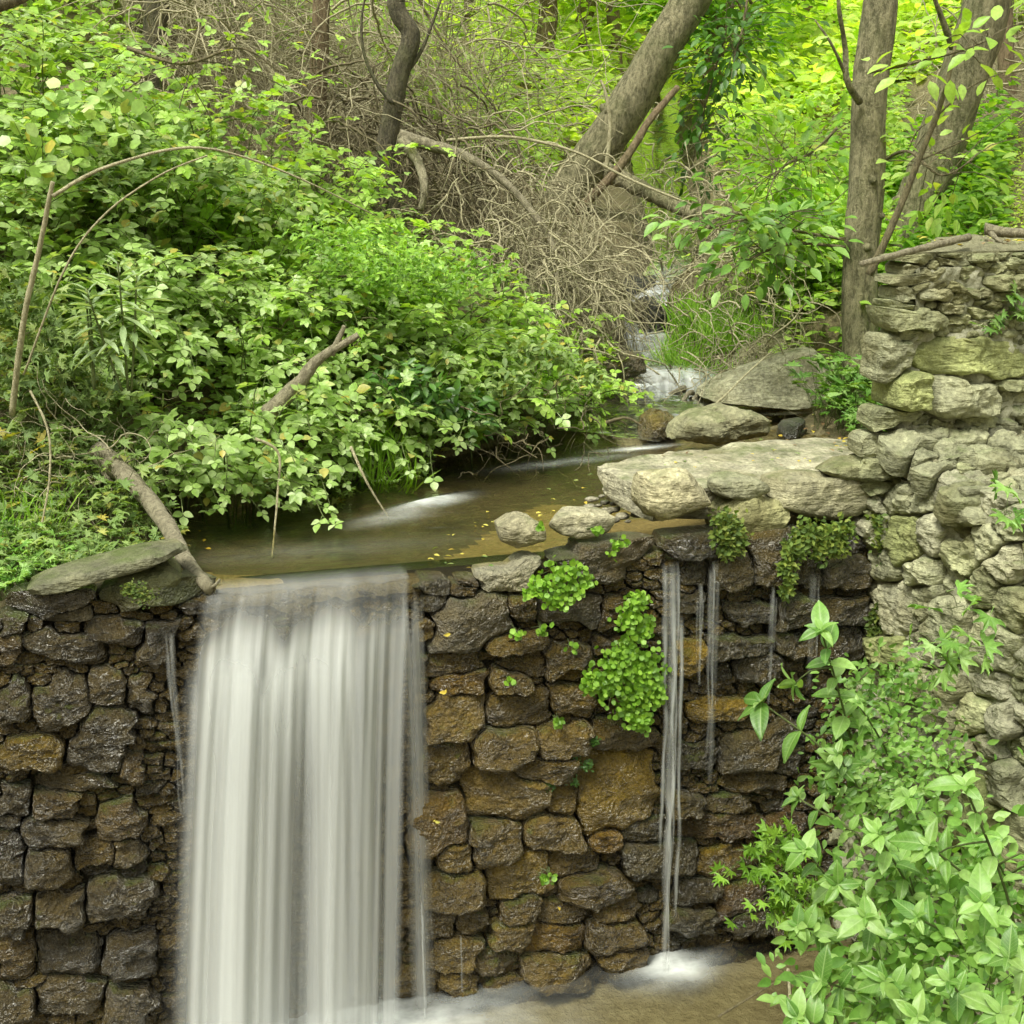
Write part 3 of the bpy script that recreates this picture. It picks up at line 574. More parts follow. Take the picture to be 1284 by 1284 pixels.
# right wing: upper block parallel to the weir, lower block running towards the camera
wing = thing('abutment_wall', 'tall pale dry stone abutment wall at the right edge', 'stone wall', (1.8, -.3, -1.5))
def wing_col(s, O, rs):
    b = rs.uniform(.8, 1.2); base = np.array([.3, .3, .19])
    if s[5] == 'green': base = np.array([.27, .29, .12])
    elif rs.rand() < .3: base = np.array([.29, .295, .165])
    elif rs.rand() < .3: base = np.array([.35, .34, .235])
    if s[5] is None: b *= .85
    return (*(base*b), .0)
up = PX([(620, 360, 260, 110), (640, 490, 270, 90, 4), (1140, 410, 240, 110), (560, 660, 280, 150), (930, 915, 760, 250, 6, 'green'), (1500, 930, 360, 250), (480, 1150, 160, 260, 0, 'green'), (820, 1190, 520, 240, 4), (1190, 1100, 260, 80), (1220, 1190, 220, 80), (880, 350, 220, 100),
         (560, 255, 170, 60), (760, 590, 200, 90), (820, 660, 220, 80), (950, 480, 200, 90), (1000, 620, 220, 90), (1240, 1320, 160, 150), (700, 1400, 200, 110), (1000, 240, 240, 50), (760, 260, 200, 60), (1240, 280, 240, 80), (1250, 600, 180, 120), (400, 900, 160, 200), (940, 1360, 300, 90)], 1050, 280, 5.487)
masonry(wing, up, (1.28, -.05, 0), XA, ZA, YN, (.0, 1.9, .02, .98), 3500, 11, M_DRY, wing_col, vmax=lambda x: .985+0*x, depth=(.03, .08), rough=1.3, back=.1, wr=(.04, .12), hr=(.02, .05))
lowr = PX([(1030, 545, 180, 120), (920, 490, 130, 80), (1200, 640, 170, 110, 25), (960, 640, 140, 90, -10), (860, 640, 130, 120), (1080, 660, 150, 140), (900, 790, 120, 180, 8, 'green'), (990, 770, 100, 150), (1090, 850, 150, 150), (820, 870, 110, 130), (950, 900, 130, 110),
           (1070, 930, 110, 100), (1200, 800, 120, 120), (850, 1040, 160, 200, -15), (970, 1010, 110, 140), (1050, 1080, 180, 180, 10), (830, 1180, 130, 120, 0, 'green'), (960, 1180, 130, 130), (1180, 950, 130, 140), (1260, 870, 120, 140), (1200, 1150, 150, 200, 10), (1280, 1030, 120, 150), (1150, 540, 160, 80, 10), (1260, 560, 140, 90, 15),
           (790, 760, 90, 120), (780, 640, 70, 120), (1270, 720, 120, 120)], 834, 400, 2.853)
lowr += PX([(1040, 130, 140, 230, -15), (1130, 180, 110, 150), (1190, 70, 140, 110), (920, 50, 130, 110), (1060, 290, 160, 100), (1190, 280, 110, 110), (1250, 190, 100, 130), (1150, 520, 220, 260, 8, 'green'), (1270, 620, 140, 220), (1250, 420, 120, 160), (1010, 400, 130, 150), (1000, 560, 120, 150), (920, 300, 110, 150), (1180, 720, 180, 120), (1230, 820, 160, 110)], 834, 834, 2.853)
LU = np.array([.13, -1., 0]); LU /= np.linalg.norm(LU); LN = np.array([-1., -.13, .04]); LN /= np.linalg.norm(LN); LV = np.cross(LN, LU); LV = LV if LV[2] > 0 else -LV
masonry(wing, lowr, (1.29, .0, 0), LU, LV, LN, (-.05, 2.3, -1.6, .3), 5000, 12, M_DRY, wing_col, vmax=lambda x: .31+0*x, depth=(.03, .075), rough=1.3, back=.1, wr=(.05, .13), hr=(.03, .08))
mortar_sheet('mortar', wing, (1.28, -.05, 0), XA, ZA, YN, (.03, 1.9, .02, .95), .012, .032, M_LIME)
mortar_sheet('mortar', wing, (1.36, -.04, .42), XA, norm_(0, -1, -.38), norm_(0, -.38, 1), (-.04, 1.8, -.02, .42), -.012, .03, M_LIMED)
mortar_sheet('mortar', wing, (1.29, .0, 0), LU, LV, LN, (.0, 2.3, -1.5, .27), .012, .032, M_LIME)
masonry(wing, [(1165, 548, 40, 12), (1215, 552, 50, 14), (1262, 560, 50, 16), (1195, 570, 40, 12), (1245, 585, 60, 18), (1280, 598, 40, 16)], (1.36, -.04, .42), XA, norm_(0, 1, .38), norm_(0, -.38, 1), (-.04, 1.2, -.4, .0), 300, 14, M_DRY, wing_col, depth=(.02, .04), rough=1.3, back=.08, wr=(.04, .12), hr=(.03, .08), vmax=lambda x: .02+0*x)
def rough_box(name, corners, z0, z1, mat, parent, amp=.02, nseg=26):
    """prism over a plan polygon with a rough skin"""
    acc = Acc(); c_ = np.array(corners, float); n = len(c_); zs_ = np.linspace(z0, z1, nseg); ring = []
    for k in range(n):
        a_, b_ = c_[k], c_[(k+1) % n]; m_ = max(4, int(np.linalg.norm(b_-a_)/.05)); ring += [a_+(b_-a_)*i_/m_ for i_ in range(m_)]
    ring = np.array(ring); cen = ring.mean(0); V = []
    for p_ in ring:
        d_ = (p_-cen)/np.linalg.norm(p_-cen)
        for z in zs_:
            o_ = amp*fbm((p_[0], p_[1], z), 5, 9); V.append((p_[0]+d_[0]*o_, p_[1]+d_[1]*o_, z))
    acc.add(V, grid_faces(len(ring), nseg, True))
    K = 14; T_ = []
    for p_ in ring:
        for k in range(K):
            q_ = p_+(cen-p_)*k/(K-1); T_.append((q_[0], q_[1], z1+amp*1.2*fbm((q_[0], q_[1], 7), 5, 9)*(k > 0)))
    acc.add(T_, grid_faces(len(ring), K, True))
    return acc.obj(name, mat, parent)
rough_box('wall_core', [(1.31, -.045), (3.3, -.045), (3.3, .9), (2.05, .9)], -.2, .99, M_LIMED, wing)
rough_box('wall_core', [(1.31, .0), (1.6, -2.25), (3.2, -2.25), (3.2, .0)], -1.65, .27, M_LIME, wing)

# ------------------------------------------------------------------ loose rocks (outline in the photo, dropped on a horizontal plane)
def rock(label, pts, zt, thick, col, wetv=0., mat=None, seed=0, under=.75, amp=.012, tilt=(0, 0), name='flat_rock', cat='rock', cr=.12, plane='Z', yp=0., cuts=9):
    mat = mat or M_DRY; rs = np.random.RandomState(seed); P = np.array([(onZ(x, y, zt) if plane == 'Z' else onY(x, y, yp)) for x, y in pts])
    if plane == 'Z': A2 = P[:, :2]
    else: A2 = P[:, [0, 2]]
    c_ = A2.mean(0); K = 72; th_ = np.arange(K)*2*math.pi/K; rad = np.zeros(K)
    for j, t_ in enumerate(th_):
        d_ = np.array([math.cos(t_), math.sin(t_)]); best = .01
        for k in range(len(A2)):
            a_ = A2[k]-c_; b_ = A2[(k+1) % len(A2)]-c_; e_ = b_-a_; den = d_[0]*(-e_[1])+d_[1]*e_[0]
            if abs(den) < 1e-9: continue
            r_ = (a_[0]*(-e_[1])+a_[1]*e_[0])/den; s_ = (d_[0]*a_[1]-d_[1]*a_[0])/den
            if r_ > 0 and -1e-6 <= s_ <= 1+1e-6: best = max(best, r_)
        rad[j] = best
    rad = (np.roll(rad, 1)+6*rad+np.roll(rad, -1))/8
    lay = [(.12, 0), (.25, 0), (.38, 0), (.5, 0), (.62, 0), (.74, 0), (.85, 0), (.93, -.01), (.98, -.04), (1., -.1), (1.0, -.2), (1.01, -.32), (1., -.45), (.99, -.6), (1-.1*(1-under), -.75), (.5+.5*under, -.9), (under, -1.), (under*.5, -1.)]
    V = []; off = rs.rand(3)*30
    for k, (r_, h_) in enumerate(lay):
        for j in range(K):
            x = math.cos(th_[j])*rad[j]*r_; y = math.sin(th_[j])*rad[j]*r_; z = h_*thick
            w_ = Vector((x*6+off[0], y*6+off[1], z*22+off[2])); nn = noise.fractal(w_, .7, 2, 5)
            w2 = Vector((x*22+off[0], y*22+off[1], z*60+off[2])); n2 = noise.fractal(w2, .7, 2, 3)
            st_ = noise.noise(Vector((off[0], off[1], z*70)))*.5
            g_ = 1+(nn*amp*1.2+st_*amp*.8*(h_ < -.02))/max(rad[j], .05)*(r_ > .5)
            z += (nn*amp*1.1+n2*amp*.45)*(1 if h_ > -.5 else .5)-(cr*thick*r_**4 if h_ >= -.07 else cr*thick)+tilt[0]*x+tilt[1]*y
            V.append((x*g_, y*g_, z))
    V = np.array(V); ext = np.abs(V[:, :2]).max(0); 
    for c_i in range(cuts):
        a_ = rs.uniform(0, 6.283); nn_ = np.array([math.cos(a_), math.sin(a_), rs.uniform(-.5, 1.1)]); nn_ /= np.linalg.norm(nn_); pr = V@nn_; d_ = pr.max()*rs.uniform(.74, .93)
        ex = np.clip(pr-d_, 0, None); V = V-nn_*(ex*.86)[:, None]
    V0 = V[:K].mean(0); V = np.vstack([V, V0, V[-K:].mean(0)]); q = []
    L_ = len(lay)
    for k in range(L_-1):
        for j in range(K): q.append([k*K+j, (k+1)*K+j, (k+1)*K+(j+1) % K, k*K+(j+1) % K])
    t = [[j, (j+1) % K, L_*K] for j in range(K)]+[[(L_-1)*K+(j+1) % K, (L_-1)*K+j, L_*K+1] for j in range(K)]
    if plane != 'Z': V = np.c_[V[:, 0], -V[:, 2], V[:, 1]]; O = np.array([c_[0], yp, c_[1]])
    else: O = np.array([c_[0], c_[1], zt])
    acc = Acc(); acc.add(V, q, t); o = acc.obj(name, mat, None, True, O); o.color = (*col, wetv); o.data.set_sharp_from_angle(angle=.6); tag(o, label, cat)
    return o
PALE = (.36, .335, .23); GREY = (.27, .265, .17); OLV = (.2, .2, .11)
rock('large pale flat slab lying on the weir beside the abutment wall', [(745, 582), (800, 569), (850, 562), (905, 556), (960, 553), (1030, 546), (1085, 541), (1116, 560), (1114, 592), (1085, 600), (1040, 602), (1000, 599), (960, 603), (925, 598), (905, 608), (880, 612), (840, 610), (812, 618), (785, 606)], .235, .11, (.37, .345, .245), 0, seed=1, amp=.011, cr=.03, under=.95, cuts=3)
rock('pale bulging rock carrying the left end of the large slab', [(806, 604), (850, 597), (885, 600), (903, 618), (900, 640), (868, 652), (838, 658), (818, 652), (806, 630)], .19, .14, (.42, .38, .24), 0, seed=2, plane='Y', yp=-.05, amp=.012, cr=.18, cuts=12)
rock('thin wedge stone under the middle of the large slab', [(897, 609), (930, 602), (968, 606), (972, 618), (945, 628), (915, 630), (903, 622)], .19, .14, GREY, 0, seed=3, plane='Y', yp=-.04, amp=.01, cr=.1)
rock('broad grey slab stone under the large slab next to the wall', [(968, 628), (978, 606), (1010, 601), (1060, 602), (1104, 604), (1112, 622), (1104, 645), (1070, 650), (1040, 656), (1015, 650), (990, 640)], .19, .18, (.3, .28, .18), 0, seed=4, plane='Y', yp=-.045, amp=.01, cr=.07, cuts=6)
rock('olive topped stone at the right end of the large slab', [(1042, 596), (1060, 585), (1105, 578), (1115, 592), (1095, 606), (1060, 604)], .25, .14, OLV, 0, seed=5, plane='Y', yp=-.06, amp=.012, cr=.2)
rock('rounded mossy boulder below the large slab above the wet stones', [(906, 648), (925, 632), (950, 626), (985, 634), (1010, 656), (1000, 668), (965, 676), (930, 684), (912, 672)], .1, .18, (.27, .26, .13), 0, seed=6, plane='Y', yp=-.05, amp=.012, cr=.2, cuts=12)
rock('pale beige flat stone lying left of the large slab', [(686, 660), (705, 648), (730, 644), (765, 646), (784, 656), (772, 668), (735, 677), (705, 674)], .12, .12, (.4, .37, .25), 0, seed=7, plane='Y', yp=-.03, amp=.009, cr=.12)
rock('small rough beige stone on the weir edge left of the pale beige flat stone', [(625, 668), (650, 652), (685, 660), (688, 680), (655, 692), (632, 685)], .12, .13, (.34, .31, .2), 0, seed=8, plane='Y', yp=-.02, amp=.012, cr=.3)
rock('grey green boulder in the stream behind the large slab', [(846, 556), (858, 535), (895, 522), (930, 516), (972, 526), (976, 548), (930, 560)], .2, .2, (.26, .25, .15), .1, seed=9, amp=.02, plane='Y', yp=1.2, cr=.35)
rock('golden brown wet rock in the stream beside the small rapid', [(812, 555), (816, 528), (830, 518), (848, 520), (858, 535), (852, 556)], .13, .14, (.16, .12, .03), .8, seed=10, amp=.012, cr=.25, mat=M_WET, plane='Y', yp=1.65)
rock('large tilted pale grey slab on the right bank of the stream', [(888, 500), (905, 488), (950, 466), (1000, 447), (1032, 439), (1040, 455), (1041, 478), (1030, 502), (990, 513), (940, 514), (905, 512)], .26, .2, (.44, .42, .29), 0, seed=11, amp=.01, plane='Y', yp=1.98, cr=.04, cuts=2, tilt=(.25, -.5))
rock('mossy grey boulder behind the tilted slab below the straight tree', [(912, 480), (935, 440), (970, 405), (1005, 396), (1035, 402), (1052, 425), (1045, 465), (950, 485)], .42, .3, (.26, .26, .15), 0, seed=12, amp=.015, plane='Y', yp=2.5, cr=.15, tilt=(0, -.4))
rock('long flat dark slab at the left end of the weir under the dead branch', [(24, 756), (34, 740), (70, 728), (110, 718), (150, 707), (200, 695), (242, 688), (240, 698), (215, 706), (185, 714), (150, 725), (110, 734), (80, 745), (50, 754)], .19, .17, (.15, .148, .09), .3, seed=13, amp=.008, cr=.06, plane='Y', yp=-.07, cuts=3)
rock('thin mossy slab on wet stones under the long flat dark slab', [(132, 748), (160, 726), (215, 714), (232, 724), (228, 742), (180, 758)], .09, .15, (.14, .145, .07), .4, seed=14, plane='Y', yp=-.05, amp=.012, cr=.3)
rock('dark wet stone at the water edge behind the large slab', [(975, 523), (1000, 518), (1012, 524), (1000, 532), (980, 532)], .12, .1, (.05, .05, .035), .8, seed=15, amp=.01, mat=M_WET)
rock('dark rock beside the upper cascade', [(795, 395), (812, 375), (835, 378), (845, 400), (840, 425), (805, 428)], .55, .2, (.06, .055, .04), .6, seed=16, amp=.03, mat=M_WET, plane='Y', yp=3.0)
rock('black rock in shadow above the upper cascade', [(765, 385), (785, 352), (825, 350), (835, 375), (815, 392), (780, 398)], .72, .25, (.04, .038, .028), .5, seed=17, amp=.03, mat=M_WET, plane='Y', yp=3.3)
rock('small rock on the left bank by the rapid', [(768, 462), (785, 445), (810, 446), (815, 465), (790, 475)], .3, .15, (.1, .085, .05), .5, seed=18, amp=.02, mat=M_WET, plane='Y', yp=2.2)
rs = np.random.RandomState(77)
for i in range(31):                     # pebbles between the slab and the flat stones
    px, py = rs.uniform(735, 800), rs.uniform(612, 655)
    if i > 30: px, py = rs.uniform(560, 700), rs.uniform(660, 712)
    p = onY(px, py, .02+rs.rand()*.1) if i <= 30 else onZ(px, py, .06)
    if i <= 30: p = onZ(px, py, .09)
    K = 8; s_ = rs.uniform(.008, .022); acc = Acc(); V = []
    for b_ in range(1, 5):
        for a_ in range(K):
            t_ = a_*6.283/K; f_ = b_*math.pi/5; V.append((math.cos(t_)*math.sin(f_)*s_*rs.uniform(.85, 1.2)*1.3, math.sin(t_)*math.sin(f_)*s_*rs.uniform(.85, 1.2), math.cos(f_)*s_*.6))
    V += [(0, 0, s_*.6), (0, 0, -s_*.6)]
    q = [[b_*K+a_, (b_+1)*K+a_, (b_+1)*K+(a_+1) % K, b_*K+(a_+1) % K] for b_ in range(3) for a_ in range(K)]
    t = [[a_, (a_+1) % K, 4*K] for a_ in range(K)]+[[3*K+(a_+1) % K, 3*K+a_, 4*K+1] for a_ in range(K)]
    acc.add(V, q, t); o = acc.obj('pebble', M_DRY, None, True, (p[0], p[1], p[2]+s_*.2)); c_ = rs.uniform(.12, .34); o.color = (c_, c_*.92, c_*.68, .1)
    tag(o, 'small grey pebble lying on the weir crown near the pale stones', 'pebble', 'pebbles on the weir crown')

# ------------------------------------------------------------------ leaves
def leaf_def(w=.6, fold=.1, droop=.12, y0=0., rot=0., sc=1., n=1):
    v = np.array([(0, 0, 0), (0, .5, -.02), (0, 1, -droop), (-w*.42, .22, fold*.6), (-w*.5, .5, fold), (-w*.3, .78, fold*.4-droop*.3), (w*.42, .22, fold*.6), (w*.5, .5, fold), (w*.3, .78, fold*.4-droop*.3)])*sc
    c_, s_ = math.cos(rot), math.sin(rot); R_ = np.array([[c_, s_, 0], [-s_, c_, 0], [0, 0, 1]]); v = v@R_.T; v[:, 1] += y0
    q = [[0, 1, 4, 3], [1, 2, 5, 4], [0, 6, 7, 1], [1, 7, 8, 2]]
    return v, np.array(q), np.zeros((0, 3), int)
def join_def(*ds):
    v, q, t, n = [], [], [], 0
    for a_, b_, c_ in ds: v.append(a_); q.append(np.array(b_).reshape(-1, 4)+n); t.append(np.array(c_).reshape(-1, 3)+n); n += len(a_)
    return np.concatenate(v), np.concatenate(q).astype(int), np.concatenate(t).astype(int)
def leaf_hi(w=.5, fold=.1, droop=.15, twist=0., serr=0., ny=8, nx=6, power=.8, peak=.42):
    V = []; 
    for j in range(ny+1):
        t = j/ny; tt = t**(math.log(.5)/math.log(peak)); hw = w*.5*math.sin(math.pi*min(1, max(0, tt)))**power*(1 if j not in (0, ny) else 0)+.006
        for i_ in range(nx+1):
            u = i_/nx*2-1; e = abs(u); x = u*hw*(1+serr*(j % 2)*(e > .9)); z = fold*e*math.sin(math.pi*t)**.5-droop*t*t-fold*.5*e*e+.016*math.cos((t*ny-e*1.6)*math.pi)*min(1, e*3)*(t < .95)*(.6 if e < .9 else .2)
            y = t-.02*e; c_ = math.cos(twist*t); s_ = math.sin(twist*t); V.append((x*c_-z*s_*.3, y, z*c_+x*s_))
    return np.array(V), grid_faces(ny+1, nx+1)[:, ::-1], np.zeros((0, 3), int)
def petiole(l, w=.012): return (np.array([(-w, 0, 0), (w, 0, 0), (w*.6, l, .0), (-w*.6, l, .0)]), [[0, 1, 2, 3]], [])
TRI = join_def(petiole(.6), leaf_def(.74, .08, .12, .56, 0, .56), leaf_def(.72, .08, .1, .4, 1.3, .5), leaf_def(.72, .08, .1, .4, -1.3, .5))
QUI = join_def(petiole(.4), leaf_def(.66, .08, .12, .4, 0, .6), leaf_def(.66, .08, .1, .36, .95, .55), leaf_def(.66, .08, .1, .36, -.95, .55), leaf_def(.62, .06, .1, .32, 1.95, .42), leaf_def(.62, .06, .1, .32, -1.95, .42))
HI = [join_def(petiole(.12, .01), tuple(leaf_hi(.5, .1, .12))), join_def(petiole(.12, .01), tuple(leaf_hi(.46, .16, .3, .5))), join_def(petiole(.12, .01), tuple(leaf_hi(.54, .05, .2, -.5, peak=.38))), join_def(petiole(.12, .01), tuple(leaf_hi(.42, .2, .05, .25)))]
OVAL = leaf_def(.5, .06, .14); OVALN = leaf_def(.42, .05, .2)
LAN = leaf_def(.2, .04, .1); SIMPLE = (np.array([(0, 0, 0), (-.3, .45, .06), (0, 1, -.08), (.3, .45, .06)]), np.zeros((0, 4), int), np.array([[0, 2, 1], [0, 3, 2]]))
def lobed():
    n = 5; V = [(0, .0, 0)]; 
    for k in range(n):
        a_ = (k-2)*.72
        for da, r_ in ((-.26, .55), (-.1, .8), (0, 1.), (.1, .8), (.26, .55)): V.append((math.sin(a_+da)*r_*.62, math.cos(a_+da)*r_*.62, .05*r_-(.12 if da == 0 else 0)))
    V = np.array(V); t = [[0, k+1, k] for k in range(1, len(V)-1)]
    V[:, 1] += .4
    return join_def(petiole(.4, .012), (V, np.zeros((0, 4), int), np.array(t)))
LOB = lobed()
def rnd_disc():
    V = [(0, 0, 0)]+[(math.sin(a_)*.5*(1 if k % 2 else .86), .45-math.cos(a_)*.5*(1 if k % 2 else .86), .05*abs(math.sin(a_))) for k, a_ in enumerate(np.linspace(.5, 5.78, 9))]
    return (np.array(V), np.zeros((0, 4), int), np.array([[0, k, k+1] for k in range(1, 9)]))
DISC = rnd_disc()
BLADE = (np.array([(-.02, 0, 0), (.02, 0, 0), (.017, .4, .04), (-.017, .4, .04), (.011, .75, .0), (-.011, .75, .0), (0, 1, -.12)]), np.array([[0, 1, 2, 3], [3, 2, 4, 5]]), np.array([[5, 4, 6]]))
def norm(a_): return a_/(np.linalg.norm(a_, axis=-1, keepdims=True)+1e-9)
def basis(D_, Nn):
    D_ = norm(D_); Nn = norm(Nn-(Nn*D_).sum(-1, keepdims=True)*D_); return norm(np.cross(D_, Nn)), D_, Nn
def scatter(acc, ld, pos, D_, Nn, sc):
    v, q, t = ld; A_, B_, C_ = basis(np.asarray(D_, float), np.asarray(Nn, float)); n = len(pos); sc = np.asarray(sc, float).reshape(-1, 1, 1)
    V = pos[:, None]+sc*(A_[:, None]*v[None, :, 0:1]+B_[:, None]*v[None, :, 1:2]+C_[:, None]*v[None, :, 2:3])
    off = (np.arange(n)*len(v))[:, None, None]
    acc.add(V.reshape(-1, 3), (q[None]+off).reshape(-1, 4) if len(q) else None, (t[None]+off).reshape(-1, 3) if len(t) else None)
LEAFMESH = {}
def leaf_mesh(ld, mat):
    k = (id(ld[0]), mat.name)
    if k not in LEAFMESH:
        acc = Acc(); acc.add(*ld); me = acc.mesh('leaf', True); me.materials.append(mat); LEAFMESH[k] = me
    return LEAFMESH[k]
def leaf_objs(parent, ld, mat, pos, D_, Nn, sc, name='leaf'):
    me = leaf_mesh(ld, mat); A_, B_, C_ = basis(np.asarray(D_, float), np.asarray(Nn, float)); pl = np.array(parent.location)
    for k in range(len(pos)):
        o = bpy.data.objects.new(name, me); COL.objects.link(o); o.parent = parent; s_ = float(sc[k])
        m_ = np.eye(4); m_[:3, 0] = A_[k]*s_; m_[:3, 1] = B_[k]*s_; m_[:3, 2] = C_[k]*s_; m_[:3, 3] = pos[k]-pl
        o.matrix_local = Matrix(m_.tolist())
def plant(parent, lds, mats, pos, D_, Nn, sc, nobj=300):
    """the leaves nearest the camera are parts of their own, the rest one joined mass"""
    pos = np.asarray(pos); D_ = np.asarray(D_); Nn = np.asarray(Nn); sc = np.asarray(sc); which = np.random.randint(0, len(lds), len(pos))
    order = np.argsort(np.linalg.norm(pos-CAM, axis=1)); ind = np.zeros(len(pos), bool); ind[order[:nobj]] = True
    for k, (ld, mt) in enumerate(zip(lds, mats)):
        m_ = ind & (which == k)
        if m_.any(): leaf_objs(parent, ld, mt, pos[m_], D_[m_], Nn[m_], sc[m_])
    if (~ind).any():
        for mt in dict.fromkeys(mats):
            acc = Acc()
            for k, ld in enumerate(lds):
                m_ = (~ind) & (which == k)
                if mats[k] is mt and m_.any(): scatter(acc, ld, pos[m_], D_[m_], Nn[m_], sc[m_])
            if acc.n: acc.obj('foliage', mt, parent)['kind'] = 'stuff'

OUTW = np.array([.35, -.93, 0])
def bramble(label, px, D, rx, ry, ncane, L, seed, size=(.075, .11), mats=(None,), lean=.5, nobj=150, hz=0., spacing=.038, outw=OUTW, name='bramble_bush', cat='bush', lds=None):
    rs = np.random.RandomState(seed); np.random.seed(seed); x0, y0 = gp(px, D); z0 = H(x0, y0)
    t_ = thing(name, label, cat, (x0, y0, z0)); acc = Acc(); pos, dr, nn, sc = [], [], [], []
    for c_ in range(ncane):
        a_ = rs.uniform(0, 6.283); r_ = math.sqrt(rs.rand()); bx, by = x0+math.cos(a_)*r_*rx, y0+math.sin(a_)*r_*ry
        bz = H(bx, by)-.02; l_ = L*rs.uniform(.55, 1.15); n = 12
        d_ = np.array([rs.normal(0, .45), rs.normal(0, .45), 1.15])+outw*lean*rs.uniform(.2, 1.4); d_ /= np.linalg.norm(d_)
        P = [np.array([bx, by, bz])]
        for k in range(n):
            d_ = d_+np.array([rs.normal(0, .09), rs.normal(0, .09), -.2-.1*rs.rand()])*(1.3*k/n)+outw*.04*lean; d_ /= np.linalg.norm(d_)
            q_ = P[-1]+d_*l_/n
            g_ = max(H(q_[0], q_[1]), .075)
            if q_[2] < g_+.02 and q_[1] > .05: q_[2] = g_+.02
            P.append(q_)
        P = np.array(P); tube(acc, P, np.linspace(.0038, .0014, n+1), 4, cap=False)
        m_ = int(l_*.85/spacing); ss = np.linspace(.12, 1, m_)*n
        for j, s_ in enumerate(ss):
            i_ = min(int(s_), n-1); p_ = P[i_]+(P[i_+1]-P[i_])*(s_-i_); T = norm(P[i_+1]-P[i_]); sd_ = norm(np.cross(T, [0, 0, 1.]))*(1 if j % 2 else -1)
            dd = sd_*rs.uniform(.5, 1)+T*rs.uniform(.1, .8)+np.array([0, 0, rs.uniform(-.25, .35)]); 
            if j == m_-1: dd = T
            nm = np.array([rs.normal(0, .3), rs.normal(0, .3)-.28, 1.])+outw*.15
            pos.append(p_); dr.append(dd); nn.append(nm); sc.append(rs.uniform(size[0]*.62, size[1])*(1 if s_ < n*.8 else .75))
    acc.obj('stem', M_STEM, t_)
    lds = lds or [TRI, TRI, QUI]; plant(t_, lds, [mats[k % len(mats)] for k in range(len(lds))], pos, dr, nn, sc, nobj); return t_
B1, B2 = M_BRAM, M_BRAM2
for args in [
    ('low bramble bush on the left bank hanging over the dead branch and the pool corner', 262, 4.75, .25, .25, 38, .62, 1, (.08, .105), (B1,), .8, 220),
    ('bramble bush with drooping leaves above the left end of the pool', 350, 5.05, .3, .28, 42, .6, 2, (.08, .11), (B1,), .7, 220),
    ('dense bramble bush above the middle of the pool bank', 452, 5.3, .3, .28, 46, .62, 3, (.08, .11), (B1,), .55, 220),
    ('bramble bush leaning over the pool bank left of the rapid', 560, 5.5, .28, .28, 48, .58, 4, (.08, .11), (B1, B1, B2), .5, 200),
    ('pale green bramble bush by the narrow part of the stream', 640, 5.85, .26, .26, 46, .55, 5, (.08, .11), (B2, B1), .5, 180),
    ('rightmost bramble bush, its tip reaching over the stream bend', 700, 6.25, .22, .2, 36, .45, 6, (.07, .1), (B2,), .3, 120),
    ('tall bramble bush at the left edge of the bank above the low herbs', 40, 5.35, .35, .35, 54, .8, 7, (.08, .115), (B1,), .4, 180),
    ('bramble thicket behind the narrow leaved plant on the left bank', 150, 5.35, .36, .36, 60, .8, 8, (.08, .115), (B1,), .5, 150),
    ('bright bramble thicket below the thin arching cane', 300, 5.6, .36, .36, 60, .75, 9, (.08, .11), (B1, B2), .5, 120),
    ('light green bramble thicket in the middle of the left slope', 420, 5.75, .36, .36, 58, .75, 10, (.08, .11), (B2, B1), .5, 120),
    ('light green bramble thicket below the fallen dead limb', 540, 6.0, .33, .33, 56, .65, 11, (.08, .11), (B2,), .5, 100),
    ('highest bramble thicket in the top left corner', 60, 6.2, .5, .45, 80, .95, 12, (.085, .12), (B1, B2), .5, 90),
    ('bramble thicket below the two dark trunks at top left', 210, 6.3, .45, .45, 76, .9, 13, (.08, .12), (B1, B2, B2), .5, 90),
    ('sparse bramble thicket at the foot of the twisted dark tree', 350, 6.5, .4, .4, 46, .75, 14, (.08, .11), (B2,), .5, 80),
    ]:
    bramble(*args)

def weave(label, pts, n, seed, size, ld, mat, spread, name, cat='plant', nobj=150): clump(label, name, [(*onD(*p), 1) for p in pts], n, size, ld, mat, seed, cat, nobj, spread, (0, -.4, .9))
# low herbs at lower left
def herb(label, px, D, r, n, seed, size, ld, mat, stemh=.14, nobj=120, name='leafy_herb', cat='plant', zoff=0., frac=.6, xy=None):
    rs = np.random.RandomState(seed); np.random.seed(seed); x0, y0 = gp(px, D) if xy is None else xy; z0 = H(x0, y0)+zoff; t_ = thing(name, label, cat, (x0, y0, z0)); acc = Acc(); pos, dr, nn, sc = [], [], [], []
    for k in range(n):
        a_ = rs.uniform(0, 6.283); q_ = math.sqrt(rs.rand())*r; bx, by = x0+math.cos(a_)*q_, y0+math.sin(a_)*q_; bz = H(bx, by)+zoff
        h_ = stemh*rs.uniform(.3, 1.2); tip = np.array([bx+rs.normal(0, h_*.4), by+rs.normal(0, h_*.4)-h_*.2, bz+h_])
        b0 = np.array([bx, by, bz-.01]); mid = (b0+tip)/2+rs.normal(0, .01, 3); tube(acc, [b0, mid, tip], [.0018, .0014, .001], 3, cap=False)
        for j in range(rs.randint(1, 4)):
            p_ = b0+(tip-b0)*rs.uniform(frac, 1); aa = rs.uniform(0, 6.283)
            pos.append(p_); dr.append([math.cos(aa), math.sin(aa)-.3, rs.uniform(-.1, .5)]); nn.append([rs.normal(0, .3), rs.normal(0, .3)-.35, 1]); sc.append(rs.uniform(*size))
    acc.obj('stem', M_STEM, t_); plant(t_, [ld], [mat], pos, dr, nn, sc, nobj); return t_
